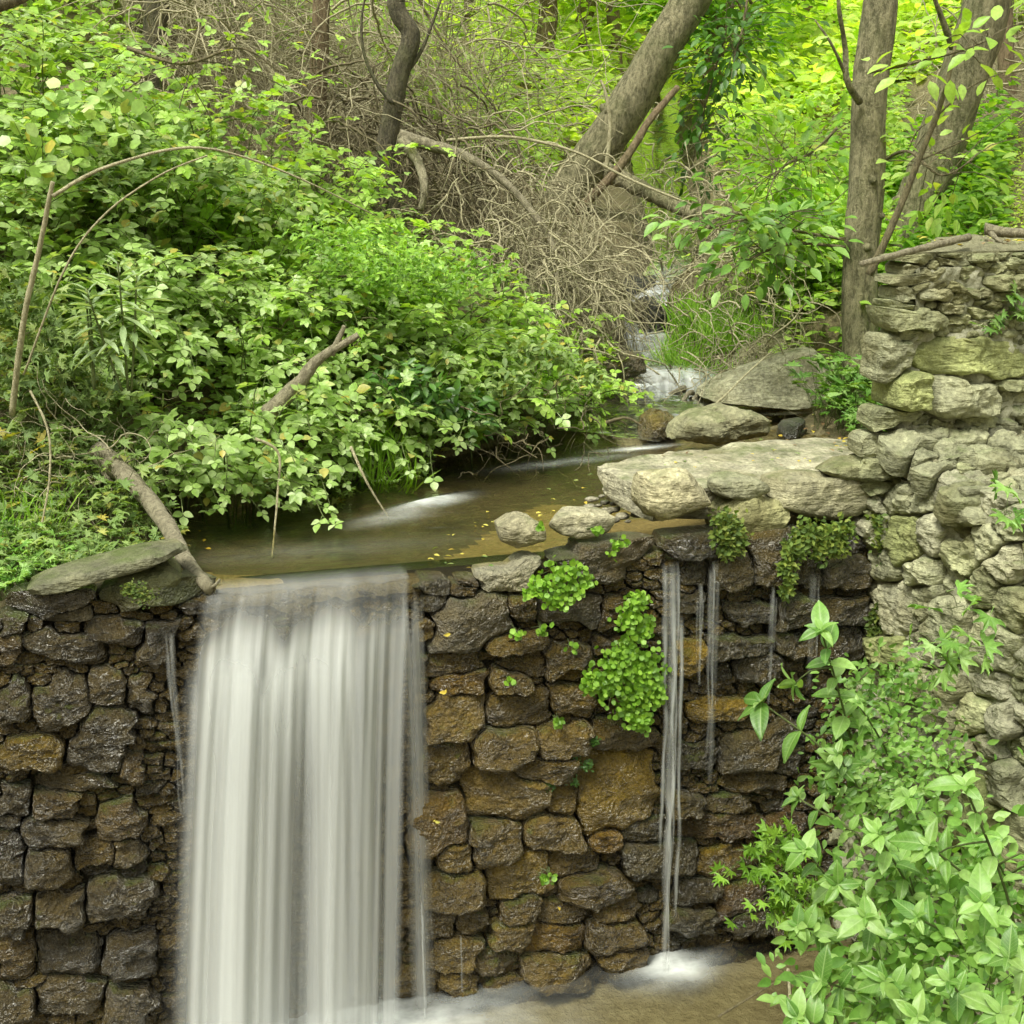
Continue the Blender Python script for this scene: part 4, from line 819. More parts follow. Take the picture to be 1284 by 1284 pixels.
for args in [('low herbs behind the long flat slab on the weir', 130, 3.85, .16, 90, 28, (.03, .05), LOB, M_HERB, .08), ('small weeds in the left frame corner above the wet wall', -30, 3.85, .2, 150, 29, (.03, .05), LOB, M_PELL, .1), ('lobed leaf herb patch at the left edge above the weir', 20, 4.35, .26, 150, 21, (.045, .07), LOB, M_HERB, .16),
             ('lobed leaf herb patch left of the dead branch top', 90, 4.45, .25, 150, 22, (.045, .07), LOB, M_HERB, .2),
             ('small herbs between the dead branch and the long flat slab', 140, 4.15, .16, 80, 23, (.035, .055), LOB, M_HERB, .13),
             ('low herbs at the left end of the long flat slab', 30, 3.9, .2, 150, 24, (.035, .055), LOB, M_HERB, .1),
             ('pale herb patch on the slope above the low herbs at left', 60, 4.8, .3, 170, 25, (.05, .075), LOB, M_HERB, .22),
             ('ferny herbs at the water line under the bramble bush', 380, 4.75, .14, 70, 26, (.04, .06), LOB, M_BRAM, .12),
             ('small herbs at the water line in the middle of the pool bank', 480, 4.95, .16, 60, 27, (.035, .055), LOB, M_BRAM, .1)]:
    herb(*args)
def lance_plant(label, px, py, D, h, seed, n=60, ls_=(.09, .13), mat=M_LANCE, k=3, name='narrow_leaved_plant'):
    rs = np.random.RandomState(seed); top = onD(px, py, D); x0, y0 = top[0], top[1]; z0 = top[2]-h; t_ = thing(name, label, 'plant', (x0, y0, z0)); acc = Acc(); pos, dr, nn, sc = [], [], [], []
    for j in range(k):
        off_ = rs.normal(0, .05, 2) if j else np.zeros(2); tp = top+np.array([off_[0]*1.6, off_[1], -abs(off_[0])*1.2]); P = smooth_path([[x0+off_[0]*.3, y0, z0], [x0+off_[0], y0+.01, (z0+tp[2])/2], tp], 8)
        tube(acc, P, np.linspace(.005, .003, 8), 5)
        for i_ in range(n//k):
            f_ = (i_+.5)/(n/k); p_ = P[0]+(P[-1]-P[0])*(.35+.65*f_); a_ = i_*2.4+rs.rand(); pos.append(p_); el = -.5+1.3*f_**2
            dr.append([math.cos(a_), math.sin(a_), el+rs.normal(0, .12)]); nn.append([-math.cos(a_)*el, -math.sin(a_)*el, 1]); sc.append(rs.uniform(*ls_)*(1 if f_ < .85 else .6))
    acc.obj('stem', M_STEM, t_); leaf_objs(t_, LAN, mat, np.array(pos), np.array(dr), np.array(nn), np.array(sc)); return t_
lance_plant('narrow leaved grey green plant standing in the brambles at left', 148, 330, 4.3, .42, 31, 84)
lance_plant('small narrow leaved plant just left of the taller grey green one', 108, 375, 4.35, .3, 32, 40, (.06, .09), k=2)
lance_plant('low narrow leaved plant near the left edge above the flat slab', 28, 655, 4.1, .1, 33, 22, (.04, .06), k=2)

# right foreground plants: opposite leaves and a rosette on top, every leaf a part
def stem_plant(label, base, tip, seed, size=(.07, .1), pairs=7, D=None, mat=M_PELL, ld=OVALN, side=2):
    rs = np.random.RandomState(seed); b_ = np.array(base, float); tp = np.array(tip, float); t_ = thing('broad_leaved_plant', label, 'plant', tuple(b_)); acc = Acc()
    mid = (b_+tp)/2+np.array([0, 0, .12])*np.linalg.norm(tp-b_)+rs.normal(0, .03, 3); P = smooth_path([b_, mid, tp], 14); tube(acc, P, np.linspace(.005, .0025, 14), 5)
    pos, dr, nn, sc = [], [], [], []
    T = norm(P[-1]-P[-3])
    def add(p_, T_, a_, s_, lift):
        A_ = norm(np.cross(T_, [0.1, .2, 1.])); B_ = np.cross(T_, A_); d_ = A_*math.cos(a_)+B_*math.sin(a_)+T_*lift
        pos.append(p_); dr.append(d_); nn.append(T_*1.-d_*.2+rs.normal(0, .12, 3)+np.array([0, -.15, .5])); sc.append(s_)
    for k in range(7): add(P[-1], T, k*2.4+rs.normal(0, .25), rs.uniform(*size)*rs.uniform(.6, 1.1)*(1. if k < 4 else .55), rs.uniform(-.1, .45) if k < 4 else .8)
    for j in range(pairs):
        s_ = 13*(.35+.6*j/pairs); i_ = int(s_); p_ = P[i_]+(P[min(i_+1, 13)]-P[i_])*(s_-i_); Tj = norm(P[min(i_+1, 13)]-P[i_-1])
        for m_ in (0, math.pi): add(p_, Tj, j*1.57+m_+rs.normal(0, .2), rs.uniform(*size)*rs.uniform(.7, 1), .15)
    for j in range(side):
        s_ = int(13*rs.uniform(.45, .8)); p0 = P[s_]; d_ = norm(rs.normal(0, 1, 3)+np.array([0, -.3, .8]))*rs.uniform(.08, .16); P2 = smooth_path([p0, p0+d_*.6+[0, 0, .02], p0+d_], 5); tube(acc, P2, np.linspace(.003, .0015, 5), 4); T2 = norm(d_)
        for k in range(6): add(P2[-1], T2, k*2.4, rs.uniform(*size)*.7, .3)
    acc.obj('stem', M_STEM, t_); pos, dr, nn, sc = map(np.array, (pos, dr, nn, sc)); wh = rs.randint(0, 4, len(pos))
    for q_ in range(4):
        if (wh == q_).any(): leaf_objs(t_, HI[q_], M_PELLV, pos[wh == q_], dr[wh == q_], nn[wh == q_], sc[wh == q_])
tips = [(1030, 790, 3.35, 'tall soft green stem standing above the others in front of the dark wet wall', .12), (955, 880, 3.3, 'long stem leaning left with a leaf rosette in front of the weir', .12),
        (1000, 1000, 3.1, 'stem with a drooping rosette in front of the rusty stones', .085), (1050, 945, 3.2, 'stem with a small rosette beside the rubble wall foot', .06), (1010, 1065, 2.75, 'stem with a large pale rosette reaching left', .095),
        (1100, 1045, 2.7, 'broad rosette stem in the middle of the right foreground plants', .1), (1165, 1060, 2.65, 'broad rosette stem right of the middle rosette', .1), (1210, 985, 2.6, 'stem with a bright rosette against the stone wall', .085), (1000, 1160, 2.7, 'stem with a rosette low over the pool', .09),
        (1085, 1150, 2.55, 'stem below the middle rosette', .09), (1150, 1150, 2.6, 'stem with mid green leaves below the right rosette', .085), (1230, 1130, 2.5, 'stem at the right edge under the stone wall', .085), (1030, 1230, 2.45, 'stem at the bottom centre right over the pool', .09), (1110, 1230, 2.4, 'stem at the bottom between the plants', .085),
        (1190, 1230, 2.35, 'stem at the bottom right with crowded leaves', .085), (1265, 1200, 2.2, 'bright stem with big leaves in the bottom right corner', .1), (1255, 1270, 2.1, 'lowest stem in the bottom right corner', .1), (1140, 1000, 2.9, 'stem behind the middle rosette', .07), (1075, 880, 3.3, 'thin upright stem near the corner of the walls', .05),
        (1180, 1110, 2.9, 'short leafy stem behind the right rosettes', .07), (1050, 1100, 2.95, 'leafy stem behind the left rosettes', .07), (1240, 1060, 2.8, 'stem leaning on the lower stone wall', .06), (1000, 1275, 2.35, 'short stem cut by the bottom edge', .085), (1150, 1275, 2.25, 'short leafy stem at the bottom edge', .08)]
for k, (px, py, D, lab, s_) in enumerate(tips):
    tp = onD(px, py, D); bx = 1.28+.12*math.sin(k*2.1)+(.25 if px > 1150 else 0); by = -.75+.3*math.cos(k*1.7); b_ = (min(bx, tp[0]+.5), min(by, tp[1]+.25), -1.2 if tp[2] > -1.15 else tp[2]-.15)
    stem_plant(lab, b_, tp, 100+k, (s_*.62, s_*.95), 8 if k not in (1,) else 4)
rs = np.random.RandomState(55)
def clump(label, name, pts, nleaf, size, ld, mat, seed, cat='plant', nobj=200, spread=(.1, .08, .08), face=(0, -.5, .8), stem=True):
    """many small leaves round a few centres"""
    rs = np.random.RandomState(seed); np.random.seed(seed); cen = np.array([p[:3] for p in pts]); t_ = thing(name, label, cat, tuple(cen.mean(0)-np.array([0, 0, spread[2]])))
    k = rs.randint(0, len(cen), nleaf); w_ = np.array([p[3] if len(p) > 3 else 1. for p in pts])[k][:, None]
    pos = cen[k]+rs.normal(0, 1, (nleaf, 3))*np.array(spread)*w_*.55; a_ = rs.uniform(0, 6.283, nleaf)
    D_ = np.c_[np.cos(a_), rs.normal(-.3, .3, nleaf), np.sin(a_)*.6]; Nn = np.array(face)+rs.normal(0, .35, (nleaf, 3)); sc = rs.uniform(size[0], size[1], nleaf)
    if stem:
        acc = Acc(); 
        for j in range(0, nleaf, max(1, nleaf//70)): root = cen[k[j]]+np.array([0, .05, -spread[2]*.2]); tube(acc, smooth_path([root+rs.normal(0, .01, 3), (root+pos[j])/2+np.array([0, -.01, .01]), pos[j]], 5), .001, 3, cap=False)
        acc.obj('stem', M_STEM, t_)
    plant(t_, [ld], [mat], pos, D_, Nn, sc, nobj); return t_
clump('bushy small leaved plant growing at the foot of the rubble wall corner', 'small_leaved_bush', [(*onD(x, y, d_), 1) for x, y, d_ in [(1080, 860, 3.7), (1120, 880, 3.6), (1150, 930, 3.5), (1110, 950, 3.5), (1060, 920, 3.6), (1090, 1000, 3.3), (1150, 1000, 3.25), (1050, 980, 3.4), (1130, 850, 3.7), (1180, 960, 3.35)]], 1500, (.018, .036), OVAL, M_PELL, 61, 'bush', 300, (.11, .1, .09))
clump('thicket of mid green leaves behind the broad leaved plants at bottom right', 'small_leaved_bush', [(*onD(x, y, d_), 1) for x, y, d_ in [(1100, 1080, 3.0), (1160, 1120, 2.9), (1220, 1180, 2.75), (1080, 1180, 2.8), (1150, 1220, 2.6), (1250, 1100, 2.9), (1050, 1250, 2.6), (1250, 1250, 2.5), (1120, 1270, 2.5), (1200, 1060, 3.05)]], 1300, (.022, .055), OVAL, M_PELL, 62, 'bush', 300, (.15, .13, .12))
clump('lobed green leaves hanging over the dark stones left of the broad leaved plants', 'ivy_plant', [(*onD(x, y, d_), 1) for x, y, d_ in [(950, 1075, 3.45), (985, 1060, 3.4), (1000, 1110, 3.35), (975, 1140, 3.35), (1030, 1120, 3.3)]], 130, (.045, .065), LOB, M_MAID, 63, 'plant', 130, (.09, .06, .07))
clump('lobed leaf sprig in front of the lower rubble wall', 'ivy_plant', [(*onD(x, y, d_), 1) for x, y, d_ in [(1215, 765, 3.3), (1205, 800, 3.3), (1190, 825, 3.3), (1165, 800, 3.35)]], 16, (.06, .09), LOB, M_PELL, 64, 'plant', 16, (.07, .03, .05))
clump('lobed leaf sprig at the right edge of the frame by the rubble wall', 'ivy_plant', [(*onD(x, y, d_), 1) for x, y, d_ in [(1275, 615, 3.4), (1270, 645, 3.4)]], 8, (.06, .08), LOB, M_PELL, 65, 'plant', 8, (.05, .03, .04))
clump('small green plant in the crack of the upper abutment block', 'ivy_plant', [(*onY(x, y, -.12), 1) for x, y in [(1250, 405), (1275, 375), (1280, 400)]], 26, (.035, .055), LOB, M_PELL, 66, 'plant', 26, (.05, .03, .03))
# maidenhair ferns and mosses on the weir face
def fern(label, pts, n, seed, size=(.014, .022), rad=.05):
    clump(label, 'maidenhair_fern', [(*onY(x, y, -.11), w_) for x, y, w_ in pts], n, size, DISC, M_MAID, seed, 'fern', 300, (rad, rad*.45, rad), (0, -1, .45))
fern('large bright maidenhair fern hanging on the weir left of the tall thin stream', [(800, 755, .6), (803, 790, .8), (795, 830, 1.1), (775, 850, 1.2), (760, 860, 1), (800, 870, 1.2), (790, 890, .9), (805, 905, .5), (740, 855, .6), (815, 840, .9), (820, 870, .7), (785, 815, .8), (790, 775, .7), (770, 830, .9), (800, 850, 1)], 1700, 71)
fern('smaller maidenhair fern below the pale flat stone', [(700, 720, .9), (690, 740, .9), (715, 740, .9), (700, 750, .8), (720, 715, .5), (675, 735, .5), (735, 730, .4)], 330, 72)
fern('tiny scattered maidenhair sprigs on the brown stones', [(660, 745, .3), (680, 790, .3), (720, 810, .4), (650, 795, .3), (770, 690, .5), (745, 665, .3), (780, 680, .3), (700, 905, .3), (680, 660, .2), (640, 855, .2), (690, 1100, .2), (682, 1103, .2)], 120, 73)
def moss(label, pts, n, seed, rad=.05, mat=M_MOSS, size=(.012, .028), name='moss_tuft', yp=-.1): clump(label, name, [(*onY(x, y, yp), w_) for x, y, w_ in pts], n, size, SIMPLE, mat, seed, 'moss', 1, (rad, rad*.5, rad), (0, -.8, .6), False)
moss('round moss tuft hanging under the left end of the mossy boulder', [(912, 655, .8), (918, 670, .8), (905, 670, .6), (925, 685, .5), (910, 690, .4)], 700, 74)
moss('wide moss cushion under the broad grey slab stone', [(1010, 670, .9), (1035, 672, .9), (1055, 668, .8), (1000, 685, .7), (1030, 690, .6), (1050, 685, .5)], 1100, 75)
moss('narrow moss beard hanging from the wide cushion', [(990, 690, .5), (985, 710, .5), (990, 725, .45), (985, 740, .35)], 500, 76, .04)
moss('moss growing in the corner between slab and abutment wall', [(1100, 655, .6), (1105, 680, .5), (1100, 770, .5), (1095, 790, .5), (1110, 700, .4)], 420, 77, .05)
moss('dark green moss in the joint beside the big square stone', [(725, 945, .4), (735, 960, .4), (720, 980, .3), (690, 985, .4), (745, 930, .3)], 400, 78, .04, M_IVY, (.006, .014), yp=-.06)
moss('moss patch on the thin slab at the left end of the weir', [(170, 742, .6), (185, 748, .6), (160, 738, .4)], 300, 79, .04, M_MOSS, (.006, .014), yp=-.12)

weave('fine bright feathery weeds overgrowing the middle of the bramble slope', [(430, 330, 5.1), (480, 350, 5.1), (520, 330, 5.2), (470, 300, 5.3), (560, 360, 5.3), (400, 300, 5.2), (600, 340, 5.5)], 1500, 301, (.02, .034), OVAL, M_MAID, (.14, .1, .07), 'small_leaved_weed')
weave('pale small leaved creeper over the upper left brambles', [(150, 170, 5.6), (220, 190, 5.5), (280, 220, 5.5), (330, 250, 5.4), (120, 220, 5.4)], 500, 302, (.04, .06), OVAL, M_HERB, (.17, .12, .08), 'creeper')
weave('yellowish creeper at the right end of the bramble slope', [(660, 440, 5.3), (700, 450, 5.4), (640, 480, 5.2), (730, 470, 5.4)], 420, 303, (.03, .05), OVAL, M_HERB, (.1, .08, .06), 'creeper')
weave('dark glossy creeper hanging by the pool bank', [(540, 500, 5.0), (590, 520, 5.05), (500, 480, 5.0)], 300, 304, (.04, .06), OVAL, M_IVY, (.1, .08, .08), 'creeper')
weave('ferny bright leaves above the left herbs', [(60, 420, 4.6), (30, 470, 4.5), (120, 480, 4.5), (20, 380, 4.7)], 420, 305, (.04, .065), LOB, M_HERB, (.13, .1, .09), 'leafy_weed')
weave('large round leaves catching light at the top left', [(60, 130, 5.2), (100, 170, 5.2), (40, 200, 5.1), (140, 120, 5.3)], 150, 306, (.045, .065), DISC, M_BRAM, (.16, .1, .1), 'round_leaved_plant')

# ------------------------------------------------------------------ trees
def trunk_tree(label, pts, r0, r1, mat, name='tree', D=None, knots=0, seed=0, branches=(), group=None):
    """pts: (px, py, distance); the first is the foot"""
    rs = np.random.RandomState(seed); P = np.array([onD(*p) for p in pts]); foot = P[0].copy(); t_ = thing(name, label, 'tree', tuple(foot), group)
    d_ = norm(P[-1]-P[-2]); P = np.vstack([P[0]-norm(P[1]-P[0])*.25, P, P[-1]+d_*1.5, P[-1]+d_*4.]); n = 60; Q = smooth_path(P, n); s_ = np.linspace(0, 1, n)
    Rr = r0+(r1-r0)*s_**.8; Rr = Rr*(1+.35*np.exp(-((s_-.02)/.05)**2)); acc = Acc(); np.random.seed(seed)
    k = 22; T = norm(np.gradient(Q, axis=0)); ref = np.array([1., .3, 0]); A_ = norm(np.cross(T, ref)); B_ = np.cross(T, A_); th_ = np.arange(k)*6.2832/k; V = np.zeros((k, n, 3))
    for j in range(k):
        for i_ in range(n):
            rr_ = Rr[i_]*(1+.09*fbm((math.cos(th_[j])*1.2, math.sin(th_[j])*1.2, Q[i_, 2]*2+seed), 4, 1.5)+.04*fbm((math.cos(th_[j])*5, math.sin(th_[j])*5, Q[i_, 2]*3), 3))
            V[j, i_] = Q[i_]+(A_[i_]*math.cos(th_[j])+B_[i_]*math.sin(th_[j]))*rr_
    acc.add(V.reshape(-1, 3), grid_faces(k, n, True)); acc.obj('trunk', mat, t_)
    for kx in range(knots):
        i_ = rs.randint(12, 40); a_ = rs.uniform(3.6, 5.8); d_ = A_[i_]*math.cos(a_)+B_[i_]*math.sin(a_)
        if d_@(CAM-Q[i_]) < 0: d_ = -d_
        kn = Acc(); tube(kn, [Q[i_]+d_*Rr[i_]*.7, Q[i_]+d_*Rr[i_]*1.03, Q[i_]+d_*Rr[i_]*1.2], [Rr[i_]*.3, Rr[i_]*.24, Rr[i_]*.08], 9, .1); kn.obj('knot', mat, t_)
    for b_ in branches:
        bc = Acc(); Pb = smooth_path([onD(*p) for p in b_[0]], 16); tube(bc, Pb, np.linspace(b_[1], b_[1]*.35, 16), 7, .08); bc.obj('branch', mat, t_)
    return t_
trunk_tree('tree with a straight grey brown trunk standing above the tilted slab', [(1078, 455, 6.3), (1078, 340, 6.3), (1086, 240, 6.3), (1090, 120, 6.3), (1102, 20, 6.3), (1108, -60, 6.3)], .09, .072, M_BARK, knots=3, seed=1,
           branches=[([(1078, 128, 6.2), (1062, 100, 6.1), (1060, 60, 6.1), (1052, 10, 6.0), (1050, -40, 6.)], .018), ([(1070, 118, 6.2), (1045, 60, 6.), (1022, 25, 6.)], .01)])
trunk_tree('big tree trunk leaning right across the top centre', [(712, 240, 8.3), (745, 195, 8.3), (790, 130, 8.3), (830, 60, 8.3), (872, -10, 8.3), (910, -90, 8.3)], .145, .105, M_BARK, knots=2, seed=2)
trunk_tree('thick leaning tree trunk behind the abutment wall', [(1120, 330, 7.6), (1160, 240, 7.6), (1190, 150, 7.6), (1228, 40, 7.6), (1250, -40, 7.6)], .15, .115, M_BARK, knots=2, seed=3,
           branches=[([(1195, 60, 7.4), (1180, 20, 7.3), (1165, -20, 7.2)], .022)])
trunk_tree('twisted dark tree in front of the dead vines', [(487, 245, 6.9), (482, 200, 6.9), (492, 140, 6.9), (500, 95, 6.9), (515, 45, 6.9), (498, 10, 6.9), (500, -50, 6.9)], .056, .044, M_BARKD, seed=4,
           branches=[([(492, 130, 6.8), (470, 100, 6.8), (455, 60, 6.8), (455, 10, 6.8), (470, -30, 6.8)], .012), ([(510, 90, 6.9), (530, 60, 6.9), (560, -20, 6.9)], .014)])
trunk_tree('pale brown upright trunk left of the twisted dark tree', [(398, 135, 7.6), (400, 80, 7.6), (403, 0, 7.6), (405, -60, 7.6)], .055, .045, M_BARKP, seed=5)
trunk_tree('dark upright trunk at top left', [(190, 100, 7.6), (195, 40, 7.6), (198, -50, 7.6)], .075, .06, M_BARKD, seed=6)
trunk_tree('broad grey trunk behind the dark upright one at top left', [(158, 100, 8.2), (160, 30, 8.2), (162, -60, 8.2)], .1, .085, M_BARK, seed=7)
trunk_tree('slim trunk between the thick leaning tree and the right frame edge', [(1264, 148, 9), (1262, 90, 9), (1260, 20, 9), (1258, -60, 9)], .055, .045, M_BARKP, seed=8)
trunk_tree('far trunk seen right of the big leaning tree', [(1018, 90, 15), (1012, 20, 15), (1005, -60, 15)], .15, .12, M_BARKP, seed=9)
trunk_tree('far thin pale trunk above the leaning tree foot', [(775, 110, 17), (770, 50, 17), (766, -60, 17)], .09, .08, M_BARKP, seed=10)
trunk_tree('far thin trunk left of the far pale brown one', [(952, 90, 14), (950, 20, 14), (948, -60, 14)], .07, .06, M_BARKP, seed=11)
def stick(label, pts, r, mat, name='fallen_branch', cat='branch', k=8, n=24, extra=(), rough=.08):
    P = smooth_path([onD(*p) for p in pts], n); r = r if hasattr(r, '__len__') else (r, r*.6); t_ = thing(name, label, cat, tuple(P[0])) if extra else None
    acc = Acc(); np.random.seed(len(label)); P = P+np.random.normal(0, r[0]*.04, P.shape); tube(acc, P, np.linspace(r[0], r[1], n), k, rough)
    if not extra: o = acc.obj(name, mat); tag(o, label, cat); return o
    acc.obj('stem', mat, t_)
    for e_, re in extra: a2 = Acc(); Pe = smooth_path([onD(*p) for p in e_], 10); tube(a2, Pe, np.linspace(re, re*.4, 10), 6, rough); a2.obj('twig', mat, t_)
    return t_
stick('thick dead grey branch lying from the herbs down to the lip of the waterfall', [(122, 565, 4.35), (160, 600, 4.2), (200, 645, 4.0), (232, 700, 3.72), (262, 738, 3.5)], (.038, .02), M_DEAD, extra=[([(258, 735, 3.52), (268, 735, 3.5), (276, 726, 3.5)], .008), ([(125, 585, 4.3), (138, 603, 4.25), (155, 608, 4.2)], .01)])
stick('fallen dead limb sloping down across the dead vines', [(500, 170, 6.7), (540, 182, 6.7), (590, 200, 6.7), (640, 235, 6.7), (690, 300, 6.6), (700, 360, 6.5)], (.035, .012), M_DEAD)
stick('short pale dead branch dropping from the fallen limb', [(505, 175, 6.6), (525, 205, 6.5), (532, 235, 6.4), (528, 262, 6.4)], (.03, .015), M_DEAD)
stick('cut pale branch poking out over the upper corner of the abutment wall', [(1080, 331, 3.95), (1125, 319, 4.08), (1170, 308, 4.22), (1215, 297, 4.36)], (.0095, .013), M_DEAD)
stick('dead wood lying on top of the abutment wall at the right edge', [(1235, 287, 5.), (1260, 291, 5.), (1300, 293, 5.)], (.022, .016), M_DEAD, extra=[([(1240, 290, 5.), (1248, 298, 4.95), (1256, 304, 4.9)], .012)])
stick('straight leaning pole between the big leaning trunk and the stream', [(722, 268, 7.6), (780, 205, 7.7), (815, 150, 7.8), (850, 110, 7.9)], (.03, .02), M_BARKP)
stick('mossy fallen log behind the foot of the big leaning trunk', [(760, 215, 8), (810, 240, 7.9), (870, 270, 7.8)], (.06, .04), M_BARK)
stick('long thin arching shoot in front of the big leaning trunk', [(560, 176, 7), (640, 172, 7), (720, 190, 7), (790, 225, 7), (870, 258, 7)], (.009, .006), M_TWIG)
stick('thin hooked shoot standing beside the big leaning trunk', [(760, 212, 7.9), (765, 160, 7.9), (760, 120, 7.9), (753, 100, 7.9)], (.014, .008), M_TWIG)
stick('grey broken stump branch sticking out of the brambles', [(335, 520, 4.7), (375, 480, 4.7), (400, 450, 4.7), (450, 420, 4.7)], (.035, .012), M_DEAD, extra=[([(415, 445, 4.7), (425, 425, 4.7), (432, 408, 4.7)], .016)])
stick('thin bare upright cane at the left edge', [(15, 520, 4.3), (30, 400, 4.2), (50, 310, 4.15), (66, 228, 4.1)], (.011, .007), M_TWIG)
stick('thin pale cane arching over the brambles from the top of the upright one', [(66, 246, 4.1), (120, 215, 4.1), (200, 190, 4.1), (260, 186, 4.1), (330, 205, 4.15), (400, 235, 4.2), (470, 270, 4.3)], (.006, .002), M_TWIG)
stick('thin double cane curving up below the arching one', [(30, 470, 4.3), (80, 340, 4.2), (130, 270, 4.2), (200, 220, 4.2), (260, 195, 4.2)], (.004, .0025), M_TWIG)
stick('thin bent twig dipping straight into the pool', [(320, 550, 4.3), (349, 568, 4.3), (348, 620, 4.25), (341, 700, 4.12)], (.006, .003), M_TWIG)
stick('thin twig sloping into the pool below the brambles', [(440, 560, 4.4), (455, 595, 4.35), (470, 622, 4.35), (488, 650, 4.35)], (.006, .003), M_TWIG)
stick('thin pale twig lying over the tilted slab into the stream', [(868, 530, 5.4), (905, 500, 5.6), (935, 470, 5.8), (968, 440, 6.)], (.006, .003), M_TWIG)
stick('thin pale dead stem hanging over the herbs at left', [(38, 490, 4.1), (60, 540, 4.05), (62, 600, 4.0), (50, 670, 3.95)], (.004, .003), M_TWIG)
stick('slender sapling leaning right behind the abutment wall', [(1090, 345, 6.), (1120, 280, 6.), (1150, 205, 6.), (1180, 130, 6.), (1200, 50, 6.)], (.02, .008), M_TWIGD, name='sapling', cat='sapling', extra=[([(1155, 200, 6), (1190, 185, 6), (1230, 165, 6)], .006), ([(1170, 150, 6), (1215, 110, 6), (1260, 90, 6)], .006)])
stick('dark root lying beside the rapid', [(760, 530, 5.3), (785, 524, 5.3), (805, 534, 5.3)], (.008, .004), M_TWIGD)
stick('thin dark twig rising from the pool silt', [(988, 1215, 3.3), (990, 1250, 3.2), (986, 1275, 3.1)], (.005, .004), M_TWIG)
stick('thin dark branch lying under the pool water', [(900, 1275, 3.3), (950, 1245, 3.35), (1000, 1215, 3.4)], (.004, .002), M_TWIGD)
stick('thin vine hanging on the wet wall at left', [(18, 730, 3.68), (28, 800, 3.62), (25, 900, 3.6), (15, 980, 3.6)], (.003, .002), M_TWIG)
stick('thin dry stems hanging on the left stones', [(80, 1040, 3.62), (60, 1130, 3.6), (45, 1180, 3.6), (52, 1240, 3.6)], (.003, .002), M_TWIG)

# ------------------------------------------------------------------ dead vines and roots
def tangle(label, regions, n, seed, L=(.3, .9), r=(.002, .005), mat=M_TWIG, droop=.25, name='dead_vines', wob=.35, lift=(.02, .35)):
    rs = np.random.RandomState(seed); acc = Acc(); np.random.seed(seed)
    for k in range(n):
        px0, px1, D0, D1, up_ = regions[rs.randint(len(regions))]; x, y = gp(rs.uniform(px0, px1), rs.uniform(D0, D1)); z = H(x, y)+rs.uniform(*lift)+rs.rand()**2*up_
        P = [np.array([x, y, z])]; d_ = norm(rs.normal(0, 1, 3)*np.array([.8, .8, .5])+np.array([.1, -.3, 0])); l_ = rs.uniform(*L); m_ = 9
        for j in range(m_):
            d_ = norm(d_+rs.normal(0, wob, 3)+np.array([0, 0, -droop])); q_ = P[-1]+d_*l_/m_; g_ = H(q_[0], q_[1])+.01
            if q_[2] < g_: q_[2] = g_; d_[2] = abs(d_[2])*.3
            P.append(q_)
        P = smooth_path(P, 14); rr_ = r[0]*.7+(r[1]*1.5-r[0]*.7)*rs.rand()**2.2; tube(acc, P, rr_*np.linspace(1, .3, 14), 4, cap=False)
        if k % 3 == 0: i_ = rs.randint(3, 9); d2 = norm(P[i_+1]-P[i_]+rs.normal(0, .5, 3)); tube(acc, smooth_path([P[i_], P[i_]+d2*l_*.15+rs.normal(0, .01, 3), P[i_]+d2*l_*.32+np.array([0, 0, -.04])], 6), rr_*np.linspace(.6, .2, 6), 3, cap=False)
    o = acc.obj(name, mat); tag(o, label, 'dead vines', kind='stuff'); return o
tangle('mass of dry hanging vines on the upper left slope', [(230, 520, 7.0, 8.6, 1.0), (380, 620, 7.4, 9., 1.1), (200, 330, 7.2, 8.8, .8)], 1100, 1, (.4, 1.2), (.002, .0055), droop=.2)
tangle('mass of dry roots hanging over the bank left of the cascade', [(560, 760, 6.3, 7.6, .45), (640, 780, 6.2, 7.2, .35)], 950, 2, (.3, .8), (.002, .005), droop=.3)
tangle('darker dead vines under the twisted dark tree', [(380, 640, 6.6, 7.6, .35)], 500, 3, (.3, .8), (.0025, .006), M_TWIGD, droop=.25)
tangle('dry roots and stems on the bank right of the cascade', [(800, 960, 7., 8.8, .5), (840, 1000, 6.4, 7.2, .12)], 620, 4, (.25, .7), (.002, .005), droop=.15)
tangle('thin upright dead stems in the middle distance', [(520, 760, 8.5, 10.5, 1.6), (480, 640, 8, 9.5, 1.6)], 480, 5, (.5, 1.3), (.002, .0045), droop=.05, wob=.25)
tangle('dry stems among the herbs above the left end of the weir', [(-20, 200, 4.1, 4.9, .2)], 160, 6, (.1, .35), (.0012, .0025), droop=.1, lift=(.02, .14))
tangle('dry stems on the bare slope at top right', [(1130, 1330, 8.5, 12, .3)], 260, 7, (.3, .8), (.003, .006), droop=.1)
tangle('dry twigs under the brambles at the pool edge', [(300, 780, 4.9, 5.6, .15)], 200, 8, (.12, .4), (.0015, .003), M_TWIGD, droop=.1)
for k, (px, D, L_) in enumerate([(870, 6.35, .25), (885, 6.4, .3), (905, 6.45, .34), (925, 6.5, .32), (945, 6.55, .3), (860, 6.5, .2)]):
    x, y = gp(px, D); z = H(x, y)+.06; rs = np.random.RandomState(k+5); a_ = Acc(); P = [(x, y, z+.07), (x-.05, y-.05, z+.07), (x-.12-.02*k, y-.1, z), (x-.15, y-.16, z-.08)]; tube(a_, smooth_path(P, 14), np.linspace(.016, .007, 14), 7, .1)
    o = a_.obj('tree_root', M_DEAD); tag(o, 'bare grey root creeping down the bank beside the small rapid', 'root', 'bare roots on the bank by the rapid')

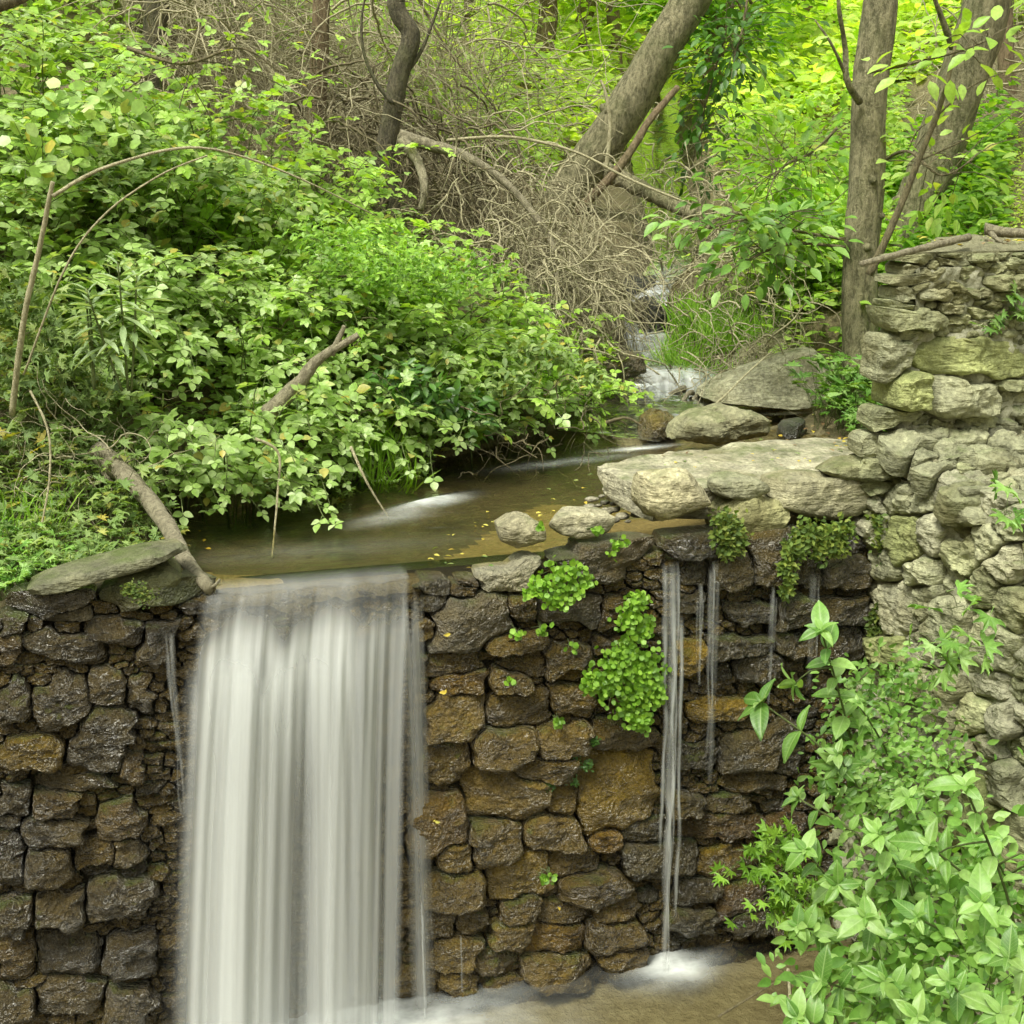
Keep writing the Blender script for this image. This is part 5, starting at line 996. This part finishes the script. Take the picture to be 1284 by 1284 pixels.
# ------------------------------------------------------------------ mid-ground plants
def ground_cover(label, regions, n, seed, size, ld, mat, h=(.02, .25), name='ground_cover_plants', nrm=(0, -.5, 1)):
    rs = np.random.RandomState(seed); np.random.seed(seed); pos = []
    for k in range(n):
        px0, px1, D0, D1 = regions[rs.randint(len(regions))]; pos.append(gp(rs.uniform(px0, px1), rs.uniform(D0, D1)))
    pos = np.array(pos); pos = pos[ptseg(pos[:, 0], pos[:, 1], course)[0] > .38]; pos = pos[(pos[:, 1] > 1.3)]; n = len(pos); z = np.where((pos[:, 0] < 6.9) & (pos[:, 0] > -3.5) & (pos[:, 1] < 12.9), Hfast(pos[:, 0], pos[:, 1]), Hup(pos[:, 0], pos[:, 1])); hum = np.array([.5+.5*fbm((p[0], p[1], seed), 3, 1.6) for p in pos]); pos = np.c_[pos, z+rs.uniform(h[0], h[1], n)*np.clip(hum*1.6-.2, .05, 1.4)]
    a_ = rs.uniform(0, 6.283, n); D_ = np.c_[np.cos(a_), np.sin(a_)-.2, rs.normal(.0, .3, n)]; Nn = np.array(nrm)+rs.normal(0, .4, (n, 3)); acc = Acc(); scatter(acc, ld, pos, D_, Nn, rs.uniform(size[0], size[1], n))
    o = acc.obj(name, mat); tag(o, label, 'ground cover', kind='stuff'); return o
ground_cover('green undergrowth on the right slope behind the straight tree', [(870, 1110, 7.8, 11), (930, 1110, 7.0, 8.5)], 9000, 1, (.05, .09), OVAL, M_BRAM2, (.02, .5))
ground_cover('dark undergrowth between the right hand trees', [(1060, 1240, 6.6, 8.6)], 4200, 2, (.05, .085), OVAL, M_FARD, (.02, .5))
ground_cover('undergrowth painted sunlit green on the far right slope', [(900, 1250, 11, 17)], 9000, 3, (.1, .17), OVAL, M_FAR, (.02, .7))
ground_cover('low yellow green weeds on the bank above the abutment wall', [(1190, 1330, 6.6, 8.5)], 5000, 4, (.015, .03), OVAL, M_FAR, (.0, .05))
ground_cover('green weeds on the slope behind the dead vines', [(150, 520, 8.5, 12), (480, 700, 8.2, 11)], 6000, 5, (.05, .08), OVAL, M_BRAM2, (.05, .9))
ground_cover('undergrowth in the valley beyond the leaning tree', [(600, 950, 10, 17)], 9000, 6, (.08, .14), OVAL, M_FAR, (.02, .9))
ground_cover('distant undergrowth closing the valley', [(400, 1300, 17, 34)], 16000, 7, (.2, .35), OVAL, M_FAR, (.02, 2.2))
ground_cover('low green plants along the foot of the left bank', [(280, 760, 4.95, 5.5)], 2600, 8, (.02, .04), OVAL, M_BRAM, (.0, .12))
ground_cover('leafy weeds on the top left corner of the slope', [(-80, 200, 7.5, 11)], 5000, 10, (.06, .1), OVAL, M_BRAM2, (.02, .6))
ground_cover('leafy weeds filling the left slope under the brambles', [(-60, 700, 5.0, 7.)], 8000, 9, (.035, .06), OVAL, M_BRAM, (.0, .2))
for args in [('lobed leaf bush at the foot of the straight tree beside the abutment wall', 1085, 6.05, .22, 150, 41, (.06, .09), LOB, M_PELL, .3),
             ('lower lobed leaf plant between the straight tree and the abutment wall', 1108, 5.75, .14, 80, 42, (.05, .08), LOB, M_PELL, .2),
             ('leafy shrub on the slope left of the straight tree', 1000, 7.2, .4, 260, 43, (.06, .1), OVAL, M_BRAM2, .45),
             ('leafy shrub with round leaves right of the straight tree', 1160, 6.3, .25, 120, 44, (.06, .09), OVAL, M_BRAM2, .45)]:
    herb(*args, nobj=150)
def spray(label, pts, n, seed, size, mat, ld=OVAL, spread=(.25, .2, .06), nobj=120, name='leafy_branch', cat='branch', off=(0, 0, 0)):
    rs = np.random.RandomState(seed); P = smooth_path([onD(*p) for p in pts], 20); t_ = thing(name, label, cat, tuple(P[0])); acc = Acc(); tube(acc, P, np.linspace(.01, .003, 20), 6); pos, D_, Nn = [], [], []
    for k in range(n):
        i_ = int(rs.uniform(.2, 1)**.8*19); b_ = P[i_]; e = b_+rs.normal(0, 1, 3)*np.array(spread)
        if k % 6 == 0: tube(acc, smooth_path([b_, (b_+e)/2+[0, 0, .03], e], 5), .0025, 3, cap=False)
        pos.append(e); D_.append(norm(e-b_)+rs.normal(0, .3, 3)+[0, 0, -.2]); Nn.append([rs.normal(0, .3), rs.normal(0, .3)-.3, 1])
    acc.obj('stem', M_TWIGD, t_); np.random.seed(seed); plant(t_, [ld], [mat], pos, D_, Nn, rs.uniform(size[0], size[1], n), nobj)
spray('pale leafy spray reaching left below the straight tree', [(1060, 300, 6.2), (1000, 290, 6.1), (940, 275, 6.), (880, 290, 5.9)], 150, 1, (.07, .1), M_PELL, spread=(.14, .12, .05))
spray('second pale leafy spray hanging lower toward the grass tuft', [(1060, 310, 6.2), (1000, 305, 6.1), (960, 315, 6.), (930, 330, 5.9)], 80, 2, (.07, .1), M_PELL, spread=(.13, .12, .07))
spray('dark green leafy spray hanging behind the big leaning trunk', [(925, -20, 8.6), (905, 60, 8.6), (885, 130, 8.5), (865, 220, 8.5)], 300, 3, (.06, .09), M_IVY, spread=(.13, .13, .18))
spray('dark leafy spray right of the first hanging one', [(940, -20, 8.4), (930, 40, 8.3), (920, 70, 8.2)], 220, 4, (.06, .09), M_IVY, spread=(.16, .13, .12))
spray('bright leafy spray in front of the thick leaning tree', [(1090, 90, 6.), (1140, 80, 5.9), (1200, 65, 5.8), (1240, 50, 5.7)], 50, 5, (.07, .11), M_BRAM2, spread=(.14, .1, .07))
spray('mid green leaves in front of the foot of the thick leaning tree', [(1110, 200, 6.6), (1140, 190, 6.5), (1180, 220, 6.4), (1220, 200, 6.3)], 120, 6, (.06, .09), M_BRAM2, spread=(.2, .15, .15))
spray('bright leaves left of the straight tree at mid height', [(1050, 160, 7.2), (1020, 190, 7.2), (980, 210, 7.1), (960, 250, 7.)], 260, 7, (.07, .1), M_FARD, spread=(.2, .15, .15))
spray('young green leaves over the dead vines at top left', [(160, 60, 5.6), (230, 80, 5.5), (300, 60, 5.5), (350, 90, 5.5)], 60, 8, (.05, .07), M_BRAM2, TRI, (.15, .1, .1))
spray('blurred green leaves in the top left corner near the camera', [(-20, 10, 1.5), (20, 0, 1.5), (45, -10, 1.5)], 6, 9, (.03, .05), M_BRAM, OVAL, (.03, .02, .01), 6)
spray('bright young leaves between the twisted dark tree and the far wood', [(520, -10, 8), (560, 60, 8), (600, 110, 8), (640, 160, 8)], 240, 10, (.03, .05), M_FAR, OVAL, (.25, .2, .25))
def grass(label, px, D, r, n, seed, h=(.1, .22), name='grass_tuft', xyz=None):
    rs = np.random.RandomState(seed); x0, y0 = gp(px, D); a_ = rs.uniform(0, 6.283, n); q_ = np.sqrt(rs.rand(n))*r; x = x0+np.cos(a_)*q_; y = y0+np.sin(a_)*q_; z = Hup(x, y)-.005
    pos = np.c_[x, y, z]; D_ = np.c_[rs.normal(0, .45, n), rs.normal(-.2, .45, n), np.full(n, 1.)]; Nn = np.c_[rs.normal(0, 1, n), np.full(n, -1.), np.full(n, .3)]; acc = Acc(); scatter(acc, BLADE, pos, D_, Nn, rs.uniform(h[0], h[1], n)); o = acc.obj(name, M_GRASS); tag(o, label, 'grass', kind='stuff')
grass('bright green grass tuft on the bank above the small rapid', 890, 6.9, .28, 1500, 1, (.1, .24))
grass('small grass tuft right of the bright one', 940, 7.0, .15, 400, 2)
grass('green grass between the bramble bushes at the pool bank', 470, 4.95, .16, 160, 3, (.12, .3))
grass('grass blades at the left edge above the weir', 15, 4.1, .12, 120, 4, (.08, .18))

# background trees with crowns
def bg_tree(label, px, D, zc, cr, n, seed, mat, size=(.12, .2), tr=.12):
    rs = np.random.RandomState(seed); x, y = gp(px, D); z0 = H(x, y); t_ = thing('background_tree', label, 'tree', (x, y, z0)); acc = Acc(); top = z0+zc+cr[2]
    tube(acc, smooth_path([(x, y, z0-.3), (x+rs.normal(0, .2), y, z0+zc*.5), (x+rs.normal(0, .3), y, top)], 14), np.linspace(tr, tr*.4, 14), 10, .06); acc.obj('trunk', M_BARKP, t_)
    lb = Acc(); cl = []
    for k in range(26):
        d_ = norm(rs.normal(0, 1, 3)); c_ = np.array([x, y, z0+zc])+d_*np.array(cr)*rs.uniform(.4, 1); cl.append(c_)
        tube(lb, smooth_path([(x, y, z0+zc-cr[2]*rs.uniform(.2, .8)), (c_+np.array([x, y, z0+zc]))/2, c_], 7), np.linspace(tr*.25, .01, 7), 5); 
    lb.obj('limbs', M_BARKP, t_)['kind'] = 'stuff'
    cl = np.array(cl); k = rs.randint(0, len(cl), n); pos = cl[k]+rs.normal(0, 1, (n, 3))*np.array(cr)*np.array([.2, .2, .12]); a_ = rs.uniform(0, 6.283, n)
    D_ = np.c_[np.cos(a_), np.sin(a_), rs.normal(-.2, .3, n)]; Nn = np.c_[rs.normal(0, .45, n), rs.normal(0, .45, n), np.ones(n)]; ac = Acc(); scatter(ac, SIMPLE, pos, D_, Nn, rs.uniform(size[0], size[1], n)); ac.obj('crown', mat, t_)['kind'] = 'stuff'
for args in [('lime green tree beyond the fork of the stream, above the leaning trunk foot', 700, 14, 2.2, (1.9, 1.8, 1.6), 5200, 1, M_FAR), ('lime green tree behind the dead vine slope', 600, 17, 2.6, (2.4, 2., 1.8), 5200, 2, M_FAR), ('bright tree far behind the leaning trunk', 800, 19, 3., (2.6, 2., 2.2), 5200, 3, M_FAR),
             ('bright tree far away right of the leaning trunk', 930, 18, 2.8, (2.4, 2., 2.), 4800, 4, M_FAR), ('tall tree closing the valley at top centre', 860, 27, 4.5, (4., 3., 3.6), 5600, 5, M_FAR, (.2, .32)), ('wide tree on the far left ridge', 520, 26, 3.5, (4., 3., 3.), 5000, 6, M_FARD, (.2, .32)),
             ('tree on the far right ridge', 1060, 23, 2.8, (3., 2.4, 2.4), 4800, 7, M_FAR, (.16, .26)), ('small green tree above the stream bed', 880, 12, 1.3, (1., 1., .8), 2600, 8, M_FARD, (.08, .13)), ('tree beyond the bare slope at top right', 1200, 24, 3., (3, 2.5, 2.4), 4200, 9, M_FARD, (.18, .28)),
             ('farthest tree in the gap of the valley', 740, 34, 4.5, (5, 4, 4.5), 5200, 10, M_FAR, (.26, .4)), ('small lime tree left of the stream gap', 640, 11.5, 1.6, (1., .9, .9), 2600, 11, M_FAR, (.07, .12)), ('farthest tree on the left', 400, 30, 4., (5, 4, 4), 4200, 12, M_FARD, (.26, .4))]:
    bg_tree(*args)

# ------------------------------------------------------------------ fallen leaves
rs = np.random.RandomState(8)
def fallen(n, f, label, group, size, mats, name='fallen_leaf', ld=OVAL):
    for k in range(n):
        p_, nm = f(); a_ = rs.uniform(0, 6.283); me = leaf_mesh(ld, mats[rs.randint(len(mats))]); A_, B_, C_ = basis(np.array([[math.cos(a_), math.sin(a_), rs.normal(0, .1)]]), np.array([nm+rs.normal(0, .2, 3)])); s_ = rs.uniform(*size)
        m_ = np.eye(4); m_[:3, 0] = A_[0]*s_; m_[:3, 1] = B_[0]*s_; m_[:3, 2] = C_[0]*s_; m_[:3, 3] = p_; o = bpy.data.objects.new(name, me); COL.objects.link(o); o.matrix_world = Matrix(m_.tolist()); tag(o, label, 'leaf', group)
UPV = np.array([0, 0, 1.])
def on_crown():
    px = rs.uniform(530, 760); py = 700-(px-530)*.33+rs.normal(0, 14); return onZ(px, py, .058), UPV
fallen(46, on_crown, 'small yellow leaf lying on the wet weir crown', 'yellow leaves on the weir crown', (.012, .026), [M_YEL, M_YEL, M_HERB])
def on_slab():
    px = rs.uniform(830, 1095); py = rs.uniform(562, 592)-(px-830)*.03; 
    return onZ(px, py, .24), UPV
fallen(30, on_slab, 'small leaf lying on the large pale slab', 'leaves on the large pale slab', (.012, .028), [M_YEL, M_BRN, M_HERB])
fallen(26, lambda: (onZ(rs.uniform(1040, 1090), rs.uniform(548, 566), .243), UPV), 'leaf in the little heap at the wall end of the large slab', 'leaf heap on the slab', (.015, .03), [M_YEL, M_BRN, M_MOSS])
def on_bank():
    x, y = gp(rs.uniform(930, 1130), rs.uniform(5.5, 6.6)); return np.array([x, y, max(H(x, y), .05)+.015]), UPV
fallen(120, on_bank, 'leaf of the litter on the bank behind the large slab', 'leaf litter behind the large slab', (.02, .045), [M_YEL, M_BRN, M_BRN, M_HERB])
def on_left():
    x, y = gp(rs.uniform(-20, 260), rs.uniform(3.9, 4.4)); return np.array([x, y, H(x, y)+.03]), UPV
fallen(40, on_left, 'leaf lying among the herbs above the left end of the weir', 'fallen leaves at the left end of the weir', (.015, .04), [M_YEL, M_BRN])
def on_top():
    return onZ(rs.uniform(1150, 1290), rs.uniform(292, 308), 1.0), UPV
fallen(50, on_top, 'dry leaf on top of the abutment wall', 'dry leaves on the abutment wall', (.02, .04), [M_BRN, M_HERB, M_YEL])
fallen(9, lambda: (onY(*[(560, 868), (700, 1137), (540, 955), (710, 1180), (615, 1232), (560, 778), (565, 795), (545, 1030), (1083, 790)][rs.randint(9)], -.085), np.array([0, -1., .3])), 'yellow leaf stuck to the wet weir stones', 'yellow leaves on the wet stones', (.014, .026), [M_YEL])
